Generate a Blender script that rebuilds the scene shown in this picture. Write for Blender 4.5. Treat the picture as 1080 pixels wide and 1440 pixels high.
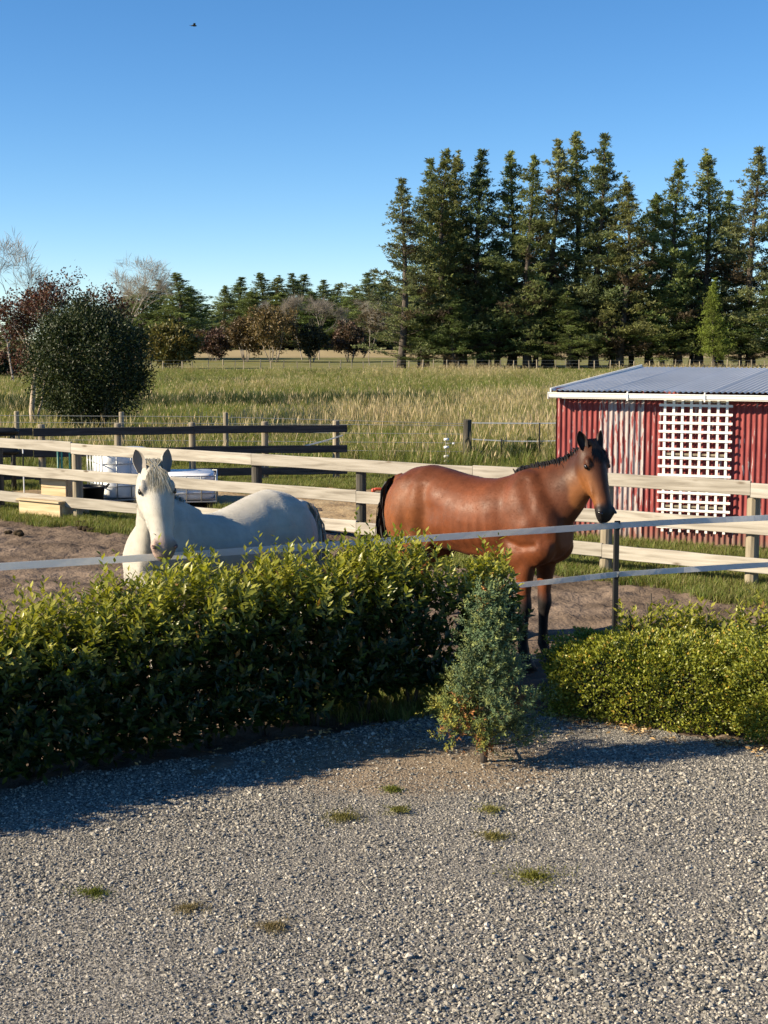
import bpy, bmesh, math, random
import numpy as np
from mathutils import Vector, Matrix, Quaternion, Euler

for o in list(bpy.data.objects): bpy.data.objects.remove(o)
scn = bpy.context.scene
col = scn.collection

# ------------------------------------------------------------------ camera, sky, sun, exposure
CAM_H = 2.85
FOC = 2000.0                       # focal length in pixels of a 1080 x 1440 picture
PITCH = math.atan((720 - 478) / FOC)
cd = bpy.data.cameras.new('camera'); cam = bpy.data.objects.new('camera', cd); col.objects.link(cam)
cam.location = (0, 0, CAM_H); cam.rotation_euler = (math.radians(90) - PITCH, 0, 0)
cd.sensor_fit = 'VERTICAL'; cd.sensor_height = 36.0; cd.lens = 36.0 * FOC / 1440.0
cd.clip_start = 0.1; cd.clip_end = 9000
scn.camera = cam

SUN_EL = math.radians(26.0)
SUN_AZ = (-0.975, -0.222)          # where the sun stands, seen from above
world = bpy.data.worlds.new('World'); scn.world = world; world.use_nodes = True
wn = world.node_tree.nodes; wl = world.node_tree.links
bg = wn['Background']
sky = wn.new('ShaderNodeTexSky'); sky.sky_type = 'NISHITA'; sky.sun_disc = False
sky.sun_elevation = SUN_EL; sky.sun_rotation = math.atan2(SUN_AZ[0], SUN_AZ[1])
sky.altitude = 0; sky.air_density = 0.7; sky.dust_density = 0.0; sky.ozone_density = 3.0
hsv = wn.new('ShaderNodeHueSaturation'); hsv.inputs['Saturation'].default_value = 1.22
wl.new(sky.outputs[0], hsv.inputs['Color']); wl.new(hsv.outputs[0], bg.inputs[0]); bg.inputs[1].default_value = 0.079
sd = bpy.data.lights.new('sun', 'SUN'); sun = bpy.data.objects.new('sun', sd); col.objects.link(sun)
sd.energy = 5.0; sd.angle = math.radians(0.53); sd.color = (1.0, 0.85, 0.62)
sdir = Vector((SUN_AZ[0] * math.cos(SUN_EL), SUN_AZ[1] * math.cos(SUN_EL), math.sin(SUN_EL)))
sun.rotation_euler = (-sdir).to_track_quat('-Z', 'Y').to_euler(); sun.location = (-20, -5, 30)
vs = scn.view_settings
vs.view_transform = 'Standard'; vs.look = 'None'; vs.gamma = 1.0; vs.use_curve_mapping = False
vs.exposure = 1.12

# ------------------------------------------------------------------ helpers
_fw = Vector((0, math.cos(PITCH), -math.sin(PITCH))); _up = Vector((0, math.sin(PITCH), math.cos(PITCH)))
def _ray(px, py): return _fw + Vector(((px - 540) / FOC, 0, 0)) + _up * ((720 - py) / FOC)
def G(px, py, z=0.0):              # where a line of sight meets the level z
    d = _ray(px, py); t = (z - CAM_H) / d.z
    return Vector((0, 0, CAM_H)) + d * t
def AT(px, py, y):                 # where a line of sight meets the distance y
    d = _ray(px, py); return Vector((0, 0, CAM_H)) + d * (y / d.y)

def tag(o, label=None, cat=None, group=None, kind=None):
    if label: o['label'] = label
    if cat: o['category'] = cat
    if group: o['group'] = group
    if kind: o['kind'] = kind
    return o
def empty(name, loc=(0, 0, 0), rz=0.0):
    o = bpy.data.objects.new(name, None); col.objects.link(o)
    o.location = loc; o.rotation_euler = (0, 0, rz); o.empty_display_size = 0.2
    return o
def link(name, me, parent=None, mat=None, loc=None, rot=None):
    o = bpy.data.objects.new(name, me); col.objects.link(o)
    if mat is not None and len(me.materials) == 0: me.materials.append(mat)
    if parent is not None: o.parent = parent
    if loc is not None: o.location = loc
    if rot is not None: o.rotation_euler = rot
    return o
def copy_tree(o, parent=None):
    c = o.copy(); col.objects.link(c); c.parent = parent
    for ch in [x for x in bpy.data.objects if x.parent == o]: copy_tree(ch, c)
    return c

class MB:
    """collects shapes; build() makes one mesh"""
    def __init__(s): s.V = []; s.F = []; s.n = 0
    def add(s, V, F):
        V = [tuple(v) for v in V]
        s.V += V; s.F += [tuple(i + s.n for i in f) for f in F]; s.n += len(V)
        return s
    def box(s, c, d, R=None):
        c = Vector(c); hx, hy, hz = d[0] / 2, d[1] / 2, d[2] / 2
        P = [Vector((x, y, z)) for x in (-hx, hx) for y in (-hy, hy) for z in (-hz, hz)]
        if R is not None: P = [R @ p for p in P]
        return s.add([c + p for p in P], [(0, 1, 3, 2), (4, 6, 7, 5), (0, 4, 5, 1), (2, 3, 7, 6), (0, 2, 6, 4), (1, 5, 7, 3)])
    def bar(s, a, b, w, h=None):      # rectangular bar from a to b
        a = Vector(a); b = Vector(b); h = h or w
        d = b - a; L = d.length
        R = d.to_track_quat('X', 'Z').to_matrix()
        return s.box((a + b) / 2, (L, w, h), R)
    def loft(s, rings, cap=True):
        n = len(rings); m = len(rings[0]); V = []; F = []
        for r in rings: V += [tuple(p) for p in r]
        for i in range(n - 1):
            for j in range(m):
                k = (j + 1) % m
                F.append((i * m + j, i * m + k, (i + 1) * m + k, (i + 1) * m + j))
        if cap:
            F.append(tuple(range(m - 1, -1, -1))); F.append(tuple((n - 1) * m + j for j in range(m)))
        return s.add(V, F)
    def tube(s, pts, radii, m=8, cap=True):
        pts = [Vector(p) for p in pts]; n = len(pts)
        if not hasattr(radii, '__len__'): radii = [radii] * n
        rings = []; ref = Vector((0.31, 0.2, 0.93))
        for i, p in enumerate(pts):
            t = (pts[min(i + 1, n - 1)] - pts[max(i - 1, 0)]).normalized()
            if abs(t.dot(ref)) > 0.95: ref = Vector((1, 0.1, 0))
            a = t.cross(ref).normalized(); b = t.cross(a).normalized()
            rings.append([p + (a * math.cos(2 * math.pi * j / m) + b * math.sin(2 * math.pi * j / m)) * radii[i] for j in range(m)])
        return s.loft(rings, cap)
    def ellipsoid(s, c, axes, r, nu=10, nv=12):
        c = Vector(c); V = []; F = []
        for i in range(nu + 1):
            th = math.pi * i / nu
            for j in range(nv):
                ph = 2 * math.pi * j / nv
                q = (math.sin(th) * math.cos(ph) * r[0], math.sin(th) * math.sin(ph) * r[1], math.cos(th) * r[2])
                V.append(c + axes[0] * q[0] + axes[1] * q[1] + axes[2] * q[2])
        for i in range(nu):
            for j in range(nv):
                k = (j + 1) % nv
                F.append((i * nv + j, (i + 1) * nv + j, (i + 1) * nv + k, i * nv + k))
        return s.add(V, F)
    def mesh(s, name, smooth=False, bevel=0.0):
        me = bpy.data.meshes.new(name); me.from_pydata(s.V, [], s.F)
        bm = bmesh.new(); bm.from_mesh(me)
        bmesh.ops.remove_doubles(bm, verts=bm.verts, dist=1e-5)
        bmesh.ops.recalc_face_normals(bm, faces=bm.faces)
        if bevel: bmesh.ops.bevel(bm, geom=bm.edges[:], offset=bevel, segments=1, affect='EDGES', profile=0.7)
        bm.to_mesh(me); bm.free()
        if smooth: me.polygons.foreach_set('use_smooth', [True] * len(me.polygons))
        me.update(); return me
    def build(s, name, mat, parent=None, smooth=False, bevel=0.0):
        return link(name, s.mesh(name, smooth, bevel), parent, mat)

def np_mesh(name, V, T, C=None, smooth=False):
    """numpy vertices (n,3), triangles or quads (m,k), vertex colours (n,3)"""
    V = np.asarray(V, dtype=np.float32); T = np.asarray(T, dtype=np.int32)
    me = bpy.data.meshes.new(name); n, (m, k) = len(V), T.shape
    me.vertices.add(n); me.vertices.foreach_set('co', V.ravel())
    me.loops.add(m * k); me.loops.foreach_set('vertex_index', T.ravel())
    me.polygons.add(m); me.polygons.foreach_set('loop_start', np.arange(0, m * k, k, dtype=np.int32))
    if smooth: me.polygons.foreach_set('use_smooth', np.ones(m, dtype=bool))
    if C is not None:
        a = me.color_attributes.new('Col', 'FLOAT_COLOR', 'POINT')
        c4 = np.ones((n, 4), dtype=np.float32); c4[:, :3] = C; a.data.foreach_set('color', c4.ravel())
    me.update(calc_edges=True); me.validate(); return me

def nrm(a): return a / (np.linalg.norm(a, axis=-1, keepdims=True) + 1e-9)
def vnoise(x, y, seed=0):
    """smooth value noise on numpy arrays, -1..1"""
    r = np.random.RandomState(seed); tab = r.rand(64, 64) * 2 - 1
    xi = np.floor(x).astype(int); yi = np.floor(y).astype(int); fx = x - xi; fy = y - yi
    fx = fx * fx * (3 - 2 * fx); fy = fy * fy * (3 - 2 * fy)
    g = lambda a, b: tab[a % 64, b % 64]
    return (g(xi, yi) * (1 - fx) + g(xi + 1, yi) * fx) * (1 - fy) + (g(xi, yi + 1) * (1 - fx) + g(xi + 1, yi + 1) * fx) * fy

# ------------------------------------------------------------------ materials
def nodes_of(m): return m.node_tree.nodes, m.node_tree.links
def new_mat(name):
    m = bpy.data.materials.new(name); m.use_nodes = True
    return m
def ramp(nt, fac, stops):
    r = nt.new('ShaderNodeValToRGB'); e = r.color_ramp.elements
    while len(e) < len(stops): e.new(0.5)
    for x, (p, c) in zip(e, stops):
        x.position = p; x.color = (*c, 1) if len(c) == 3 else c
    return r
def noise_mat(name, stops, scale=5.0, stretch=(1, 1, 1), detail=6, rough=0.8, bump=0.0, bscale=None, bdist=0.01, spec=0.3,
              metallic=0.0, rand=0.0, coords='Object', distortion=0.0):
    m = new_mat(name); n, l = nodes_of(m); b = n['Principled BSDF']
    tc = n.new('ShaderNodeTexCoord'); mp = n.new('ShaderNodeMapping'); mp.inputs['Scale'].default_value = stretch
    l.new(tc.outputs[coords], mp.inputs[0])
    if rand:
        oi = n.new('ShaderNodeObjectInfo'); ml = n.new('ShaderNodeMath'); ml.operation = 'MULTIPLY'; ml.inputs[1].default_value = 37.0
        l.new(oi.outputs['Random'], ml.inputs[0]); l.new(ml.outputs[0], mp.inputs['Location'])
    nz = n.new('ShaderNodeTexNoise'); nz.inputs['Scale'].default_value = scale; nz.inputs['Detail'].default_value = detail
    nz.inputs['Distortion'].default_value = distortion
    l.new(mp.outputs[0], nz.inputs['Vector'])
    r = ramp(n, None, stops); l.new(nz.outputs[0], r.inputs[0])
    out = r.outputs[0]
    if rand:
        hs = n.new('ShaderNodeHueSaturation'); mr = n.new('ShaderNodeMapRange')
        mr.inputs[3].default_value = 1 - rand; mr.inputs[4].default_value = 1 + rand
        l.new(oi.outputs['Random'], mr.inputs[0]); l.new(mr.outputs[0], hs.inputs['Value']); l.new(out, hs.inputs['Color']); out = hs.outputs[0]
    l.new(out, b.inputs['Base Color'])
    b.inputs['Roughness'].default_value = rough; b.inputs['Specular IOR Level'].default_value = spec; b.inputs['Metallic'].default_value = metallic
    if bump:
        n2 = n.new('ShaderNodeTexNoise'); n2.inputs['Scale'].default_value = bscale or scale * 3; n2.inputs['Detail'].default_value = 8
        l.new(mp.outputs[0], n2.inputs['Vector'])
        bp = n.new('ShaderNodeBump'); bp.inputs['Strength'].default_value = bump; bp.inputs['Distance'].default_value = bdist
        l.new(n2.outputs[0], bp.inputs['Height']); l.new(bp.outputs[0], b.inputs['Normal'])
    return m
def col_mat(name, rough=0.6, spec=0.3, trans=0.0, rand=0.0, sheen=0.0, tcol=(1.0, 1.0, 0.6), bump=0.0, bscale=60, vary=0.0, vscale=8, rvar=0.0):
    """base colour from the mesh's own colour attribute"""
    m = new_mat(name); n, l = nodes_of(m); b = n['Principled BSDF']
    at = n.new('ShaderNodeAttribute'); at.attribute_name = 'Col'; out = at.outputs['Color']
    if rand:
        oi = n.new('ShaderNodeObjectInfo'); hs = n.new('ShaderNodeHueSaturation'); mr = n.new('ShaderNodeMapRange')
        mr.inputs[3].default_value = 1 - rand; mr.inputs[4].default_value = 1 + rand
        l.new(oi.outputs['Random'], mr.inputs[0]); l.new(mr.outputs[0], hs.inputs['Value']); l.new(out, hs.inputs['Color'])
        mh = n.new('ShaderNodeMapRange'); mh.inputs[3].default_value = 0.5 - rand * .06; mh.inputs[4].default_value = 0.5 + rand * .06
        wn_ = n.new('ShaderNodeTexWhiteNoise'); wn_.noise_dimensions = '1D'; l.new(oi.outputs['Random'], wn_.inputs['W'])
        l.new(wn_.outputs['Value'], mh.inputs[0]); l.new(mh.outputs[0], hs.inputs['Hue']); out = hs.outputs[0]
    if vary:
        tc = n.new('ShaderNodeTexCoord'); nz = n.new('ShaderNodeTexNoise'); nz.inputs['Scale'].default_value = vscale; nz.inputs['Detail'].default_value = 5
        l.new(tc.outputs['Object'], nz.inputs['Vector'])
        mr2 = n.new('ShaderNodeMapRange'); mr2.inputs[1].default_value = .3; mr2.inputs[2].default_value = .7
        mr2.inputs[3].default_value = 1 - vary; mr2.inputs[4].default_value = 1 + vary; l.new(nz.outputs[0], mr2.inputs[0])
        hs2 = n.new('ShaderNodeHueSaturation'); l.new(mr2.outputs[0], hs2.inputs['Value']); l.new(out, hs2.inputs['Color']); out = hs2.outputs[0]
    l.new(out, b.inputs['Base Color'])
    b.inputs['Roughness'].default_value = rough; b.inputs['Specular IOR Level'].default_value = spec
    if sheen: b.inputs['Sheen Weight'].default_value = sheen; b.inputs['Sheen Roughness'].default_value = 0.4
    if bump:
        tcb = n.new('ShaderNodeTexCoord'); nb = n.new('ShaderNodeTexNoise'); nb.inputs['Scale'].default_value = bscale; nb.inputs['Detail'].default_value = 4
        l.new(tcb.outputs['Object'], nb.inputs['Vector'])
        bp = n.new('ShaderNodeBump'); bp.inputs['Strength'].default_value = bump; bp.inputs['Distance'].default_value = .01
        l.new(nb.outputs[0], bp.inputs['Height']); l.new(bp.outputs[0], b.inputs['Normal'])
    if rvar:
        tr0 = n.new('ShaderNodeTexCoord'); nr = n.new('ShaderNodeTexNoise'); nr.inputs['Scale'].default_value = 11; nr.inputs['Detail'].default_value = 9; nr.inputs['Roughness'].default_value = .7
        l.new(tr0.outputs['Object'], nr.inputs['Vector']); rr = n.new('ShaderNodeMapRange'); rr.inputs[1].default_value = .35; rr.inputs[2].default_value = .65; rr.inputs[3].default_value = rough - rvar * .5; rr.inputs[4].default_value = rough + rvar
        l.new(nr.outputs[0], rr.inputs[0]); l.new(rr.outputs[0], b.inputs['Roughness'])
    if trans:
        t = n.new('ShaderNodeBsdfTranslucent'); mx = n.new('ShaderNodeMixShader'); mx.inputs[0].default_value = trans
        ml = n.new('ShaderNodeMix'); ml.data_type = 'RGBA'; ml.blend_type = 'MULTIPLY'; ml.inputs[0].default_value = 1.0
        ml.inputs[7].default_value = (*tcol, 1); l.new(out, ml.inputs[6]); l.new(ml.outputs[2], t.inputs[0])
        l.new(b.outputs[0], mx.inputs[1]); l.new(t.outputs[0], mx.inputs[2]); l.new(mx.outputs[0], n['Material Output'].inputs[0])
    return m
def plain(name, c, rough=0.5, spec=0.5, metallic=0.0, v=0.12, scale=6, bump=0.05):
    a = tuple(max(0, x * (1 - v)) for x in c); b = tuple(min(1, x * (1 + v)) for x in c)
    return noise_mat(name, [(0.3, a), (0.7, b)], scale=scale, rough=rough, spec=spec, metallic=metallic, bump=bump, bscale=40)

M = {}
M['field'] = noise_mat('field_soil', [(0.3, (.11, .12, .036)), (.55, (.18, .17, .065)), (.75, (.26, .22, .10))], scale=.6, rough=1, spec=.05, coords='Object')
M['dirt'] = noise_mat('paddock_dirt', [(0.3, (.085, .062, .046)), (.5, (.15, .112, .084)), (.72, (.225, .17, .13))], scale=1.3, detail=10, rough=1, spec=.08, bump=.9, bscale=22, bdist=.03)
M['sand'] = noise_mat('arena_sand', [(0.3, (.24, .17, .10)), (.5, (.33, .245, .145)), (.7, (.40, .31, .19))], scale=2.2, detail=10, rough=1, spec=.05, bump=.8, bscale=14, bdist=.03)
M['gravelbed'] = noise_mat('gravel_bed', [(0.25, (.05, .05, .048)), (.42, (.14, .13, .118)), (.55, (.25, .232, .205)), (.7, (.42, .39, .34))], scale=55, detail=3, rough=.95, spec=.15, bump=1.0, bscale=60, bdist=.02)
n_, l_ = nodes_of(M['gravelbed']); b_ = n_['Principled BSDF']; src_ = b_.inputs['Base Color'].links[0].from_socket
tc_ = n_.new('ShaderNodeTexCoord'); mp_ = n_.new('ShaderNodeMapping'); mp_.inputs['Location'].default_value = (-.25 / 1.5, -9.35 / 1.0, 0); mp_.inputs['Scale'].default_value = (1 / 1.5, 1.0, 0)
gr_ = n_.new('ShaderNodeTexGradient'); gr_.gradient_type = 'SPHERICAL'; nn_ = n_.new('ShaderNodeTexNoise'); nn_.inputs['Scale'].default_value = 3; nn_.inputs['Detail'].default_value = 8
l_.new(tc_.outputs['Object'], mp_.inputs[0]); l_.new(mp_.outputs[0], gr_.inputs[0]); l_.new(tc_.outputs['Object'], nn_.inputs['Vector'])
ad_ = n_.new('ShaderNodeMath'); ad_.operation = 'MULTIPLY_ADD'; ad_.inputs[1].default_value = .55; l_.new(nn_.outputs[0], ad_.inputs[0]); l_.new(gr_.outputs['Fac'], ad_.inputs[2])
rr_ = ramp(n_, None, [(.42, (0, 0, 0)), (.68, (1, 1, 1))]); l_.new(ad_.outputs[0], rr_.inputs[0]); n3_ = n_.new('ShaderNodeTexNoise'); n3_.inputs['Scale'].default_value = 25; n3_.inputs['Detail'].default_value = 8; l_.new(tc_.outputs['Object'], n3_.inputs['Vector'])
er_ = ramp(n_, None, [(.3, (.16, .12, .085)), (.7, (.33, .265, .195))]); l_.new(n3_.outputs[0], er_.inputs[0]); mx_ = n_.new('ShaderNodeMix'); mx_.data_type = 'RGBA'
l_.new(rr_.outputs[0], mx_.inputs[0]); l_.new(src_, mx_.inputs[6]); l_.new(er_.outputs[0], mx_.inputs[7]); l_.new(mx_.outputs[2], b_.inputs['Base Color'])
M['straw'] = noise_mat('dry_pasture', [(0.3, (.25, .20, .11)), (.7, (.36, .29, .17))], scale=.15, rough=1, spec=.05)
M['leaf'] = col_mat('glossy_leaf', rough=.36, spec=.45, trans=.42, tcol=(1.0, 1.0, .35))
M['boxleaf'] = col_mat('box_leaf', rough=.42, spec=.4, trans=.28, tcol=(1, 1, .35))
M['juniper'] = col_mat('juniper_needle', rough=.6, spec=.25, trans=.12)
M['needle'] = col_mat('pine_needle', rough=.6, spec=.3, trans=.36, rand=.22, tcol=(1, 1, .8))
M['treeleaf'] = col_mat('tree_leaf', rough=.5, spec=.3, trans=.22)
M['grass'] = col_mat('grass_blade', rough=.6, spec=.25, trans=.35, rand=.25, tcol=(1, 1, .5))
M['bark'] = noise_mat('bark', [(.3, (.045, .038, .032)), (.55, (.095, .08, .068)), (.8, (.15, .13, .115))], scale=3, stretch=(3, 3, .6), rough=.95, spec=.1, bump=.6, bscale=8, bdist=.04)
M['palebark'] = noise_mat('pale_bark', [(.3, (.20, .155, .11)), (.6, (.38, .31, .24)), (.8, (.48, .42, .34))], scale=4, stretch=(2, 2, .5), rough=.9, spec=.15, bump=.5, bscale=12, bdist=.02)
M['twig'] = noise_mat('grey_twig', [(.3, (.24, .20, .175)), (.7, (.44, .385, .34))], scale=2, rough=.9, spec=.1)

def wood_mat(name, a, b, c, knot, stretch=(.7, 9, 9), rand=.12, knots=True):
    m = noise_mat(name, [(.28, a), (.5, b), (.72, c)], scale=2.2, stretch=stretch, detail=9, rough=.85, spec=.2, bump=.5, bscale=9, bdist=.004, rand=rand, distortion=.6)
    if knots:
        n, l = nodes_of(m); bs = n['Principled BSDF']; src = bs.inputs['Base Color'].links[0].from_socket
        tc = n.new('ShaderNodeTexCoord'); mp = n.new('ShaderNodeMapping'); mp.inputs['Scale'].default_value = (1.6, 5, 5)
        oi = n.new('ShaderNodeObjectInfo'); ml = n.new('ShaderNodeMath'); ml.operation = 'MULTIPLY'; ml.inputs[1].default_value = 53
        l.new(tc.outputs['Object'], mp.inputs[0]); l.new(oi.outputs['Random'], ml.inputs[0]); l.new(ml.outputs[0], mp.inputs['Location'])
        v = n.new('ShaderNodeTexVoronoi'); v.inputs['Scale'].default_value = 1.1; v.inputs['Randomness'].default_value = 1; l.new(mp.outputs[0], v.inputs['Vector'])
        r = ramp(n, None, [(.05, (1, 1, 1)), (.14, (0, 0, 0))]); l.new(v.outputs['Distance'], r.inputs[0])
        mx = n.new('ShaderNodeMix'); mx.data_type = 'RGBA'; mx.inputs[7].default_value = (*knot, 1)
        l.new(r.outputs[0], mx.inputs[0]); l.new(src, mx.inputs[6]); l.new(mx.outputs[2], bs.inputs['Base Color'])
    return m
M['rail'] = wood_mat('bleached_rail_wood', (.22, .195, .16), (.35, .32, .27), (.44, .41, .36), (.13, .10, .07))
M['posttan'] = wood_mat('weathered_post_wood', (.17, .14, .10), (.27, .23, .165), (.36, .31, .23), (.12, .09, .06), stretch=(7, 7, .7), knots=False)
M['postdark'] = wood_mat('dark_post_wood', (.028, .026, .022), (.055, .05, .042), (.10, .09, .075), (.02, .02, .02), stretch=(7, 7, .7), knots=False)
M['greyrail'] = wood_mat('dark_grey_rail', (.035, .033, .033), (.055, .052, .052), (.085, .08, .08), (.02, .02, .02), knots=False)
M['ply'] = wood_mat('fresh_pine_board', (.38, .28, .16), (.47, .365, .225), (.54, .44, .29), (.28, .19, .10))
M['blackplastic'] = plain('black_plastic', (.012, .012, .013), rough=.45, spec=.4)
M['whiteplastic'] = plain('white_plastic', (.78, .79, .80), rough=.4, spec=.4, v=.05)
M['tape'] = noise_mat('woven_white_tape', [(.35, (.70, .71, .72)), (.65, (.84, .84, .85))], scale=90, stretch=(1, 1, 8), rough=.6, spec=.3)
n_, l_ = nodes_of(M['tape']); tr_ = n_.new('ShaderNodeBsdfTranslucent'); tr_.inputs[0].default_value = (.80, .80, .78, 1); mx_ = n_.new('ShaderNodeMixShader'); mx_.inputs[0].default_value = .6
l_.new(n_['Principled BSDF'].outputs[0], mx_.inputs[1]); l_.new(tr_.outputs[0], mx_.inputs[2]); l_.new(mx_.outputs[0], n_['Material Output'].inputs[0])
M['steel'] = plain('galvanised_steel', (.38, .40, .42), rough=.45, metallic=.7)
M['wire'] = plain('fence_wire', (.42, .42, .40), rough=.5, metallic=.5)
M['greenpaint'] = plain('green_paint', (.012, .11, .09), rough=.45)
M['whitepaint'] = plain('white_paint', (.80, .79, .75), rough=.5, v=.06)
M['glass'] = plain('window_glass', (.02, .025, .03), rough=.08, spec=.6)
M['tyre'] = plain('rubber', (.02, .02, .02), rough=.9)
M['redtoy'] = plain('red_plastic', (.42, .07, .03), rough=.4)
M['dung'] = noise_mat('manure', [(.3, (.02, .016, .01)), (.7, (.06, .045, .028))], scale=20, rough=1, spec=.05, bump=.8)
M['litter'] = col_mat('dry_litter', rough=.85, spec=.1, trans=.15)

def shed_paint(name, thr):
    m = new_mat(name); n, l = nodes_of(m); b = n['Principled BSDF']
    tc = n.new('ShaderNodeTexCoord'); oi = n.new('ShaderNodeObjectInfo')
    ml = n.new('ShaderNodeMath'); ml.operation = 'MULTIPLY'; ml.inputs[1].default_value = 41; l.new(oi.outputs['Random'], ml.inputs[0])
    mp = n.new('ShaderNodeMapping'); mp.inputs['Scale'].default_value = (13, 1, 1.5); l.new(tc.outputs['Object'], mp.inputs[0]); l.new(ml.outputs[0], mp.inputs['Location'])
    nz = n.new('ShaderNodeTexNoise'); nz.inputs['Scale'].default_value = 1.6; nz.inputs['Detail'].default_value = 7; nz.inputs['Roughness'].default_value = .62
    l.new(mp.outputs[0], nz.inputs['Vector'])
    r = ramp(n, None, [(thr, (0, 0, 0)), (thr + .03, (1, 1, 1))]); l.new(nz.outputs[0], r.inputs[0])
    n2 = n.new('ShaderNodeTexNoise'); n2.inputs['Scale'].default_value = 2.5; n2.inputs['Detail'].default_value = 8; l.new(mp.outputs[0], n2.inputs['Vector'])
    red = ramp(n, None, [(.3, (.17, .030, .030)), (.55, (.24, .050, .048)), (.75, (.31, .095, .085))]); l.new(n2.outputs[0], red.inputs[0])
    pale = ramp(n, None, [(.35, (.30, .21, .20)), (.6, (.40, .36, .35)), (.72, (.22, .16, .15))]); l.new(n2.outputs[0], pale.inputs[0])
    mx = n.new('ShaderNodeMix'); mx.data_type = 'RGBA'; l.new(r.outputs[0], mx.inputs[0]); l.new(red.outputs[0], mx.inputs[6]); l.new(pale.outputs[0], mx.inputs[7])
    sx = n.new('ShaderNodeSeparateXYZ'); l.new(tc.outputs['Object'], sx.inputs[0]); mz = n.new('ShaderNodeMath'); mz.operation = 'MULTIPLY_ADD'; mz.inputs[1].default_value = .45; l.new(n2.outputs[0], mz.inputs[0]); l.new(sx.outputs['Z'], mz.inputs[2])
    sp = ramp(n, None, [(.22, (1, 1, 1)), (.52, (0, 0, 0))]); l.new(mz.outputs[0], sp.inputs[0]); mx2 = n.new('ShaderNodeMix'); mx2.data_type = 'RGBA'; mx2.inputs[7].default_value = (.16, .10, .075, 1); l.new(sp.outputs[0], mx2.inputs[0]); l.new(mx.outputs[2], mx2.inputs[6])
    l.new(mx2.outputs[2], b.inputs['Base Color']); b.inputs['Roughness'].default_value = .7; b.inputs['Specular IOR Level'].default_value = .25
    bp = n.new('ShaderNodeBump'); bp.inputs['Strength'].default_value = .4; bp.inputs['Distance'].default_value = .004
    l.new(nz.outputs[0], bp.inputs['Height']); l.new(bp.outputs[0], b.inputs['Normal'])
    return m
M['shed'] = shed_paint('flaking_red_paint', .595)
M['shedworn'] = shed_paint('badly_flaked_red_paint', .465)
M['roof'] = noise_mat('zinc_roof', [(.3, (.64, .63, .60)), (.7, (.78, .765, .73))], scale=1.2, stretch=(1, .3, 1), rough=.6, spec=.2, metallic=0.0, rand=.08)

def stone_mat():
    m = new_mat('gravel_stone'); n, l = nodes_of(m); b = n['Principled BSDF']
    oi = n.new('ShaderNodeObjectInfo')
    r = ramp(n, None, [(0, (.055, .055, .052)), (.25, (.13, .128, .12)), (.52, (.24, .225, .195)), (.78, (.355, .325, .27)), (.95, (.46, .425, .36)), (1, (.56, .52, .46))])
    l.new(oi.outputs['Random'], r.inputs[0]); l.new(r.outputs[0], b.inputs['Base Color'])
    b.inputs['Roughness'].default_value = .8; b.inputs['Specular IOR Level'].default_value = .3
    return m
M['stone'] = stone_mat()
M['palestone'] = noise_mat('pale_stone', [(.3, (.36, .31, .25)), (.7, (.58, .54, .48))], scale=20, rough=.85, rand=.3)

# ------------------------------------------------------------------ instanced scatter for stuff
def scatter(name, P, R, S, I, sources, collname):
    c = bpy.data.collections.new(collname)
    for o in sources: c.objects.link(o)
    me = bpy.data.meshes.new(name); n = len(P)
    me.vertices.add(n); me.vertices.foreach_set('co', np.asarray(P, np.float32).ravel())
    a = me.attributes.new('rot', 'FLOAT_VECTOR', 'POINT'); a.data.foreach_set('vector', np.asarray(R, np.float32).ravel())
    a = me.attributes.new('scl', 'FLOAT', 'POINT'); a.data.foreach_set('value', np.asarray(S, np.float32))
    a = me.attributes.new('idx', 'INT', 'POINT'); a.data.foreach_set('value', np.asarray(I, np.int32))
    o = link(name, me)
    ng = bpy.data.node_groups.new(name + '_nodes', 'GeometryNodeTree')
    ng.interface.new_socket('Geometry', in_out='INPUT', socket_type='NodeSocketGeometry')
    ng.interface.new_socket('Geometry', in_out='OUTPUT', socket_type='NodeSocketGeometry')
    n_, l_ = ng.nodes, ng.links
    gi = n_.new('NodeGroupInput'); go = n_.new('NodeGroupOutput'); iop = n_.new('GeometryNodeInstanceOnPoints')
    ci = n_.new('GeometryNodeCollectionInfo'); ci.inputs['Collection'].default_value = c
    ci.inputs['Separate Children'].default_value = True; ci.inputs['Reset Children'].default_value = True
    def at(nm, t):
        q = n_.new('GeometryNodeInputNamedAttribute'); q.data_type = t; q.inputs['Name'].default_value = nm; return q.outputs['Attribute']
    l_.new(gi.outputs[0], iop.inputs['Points']); l_.new(ci.outputs[0], iop.inputs['Instance'])
    iop.inputs['Pick Instance'].default_value = True
    l_.new(at('idx', 'INT'), iop.inputs['Instance Index']); l_.new(at('rot', 'FLOAT_VECTOR'), iop.inputs['Rotation']); l_.new(at('scl', 'FLOAT'), iop.inputs['Scale'])
    l_.new(iop.outputs[0], go.inputs[0])
    md = o.modifiers.new('scatter', 'NODES'); md.node_group = ng
    return o

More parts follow.
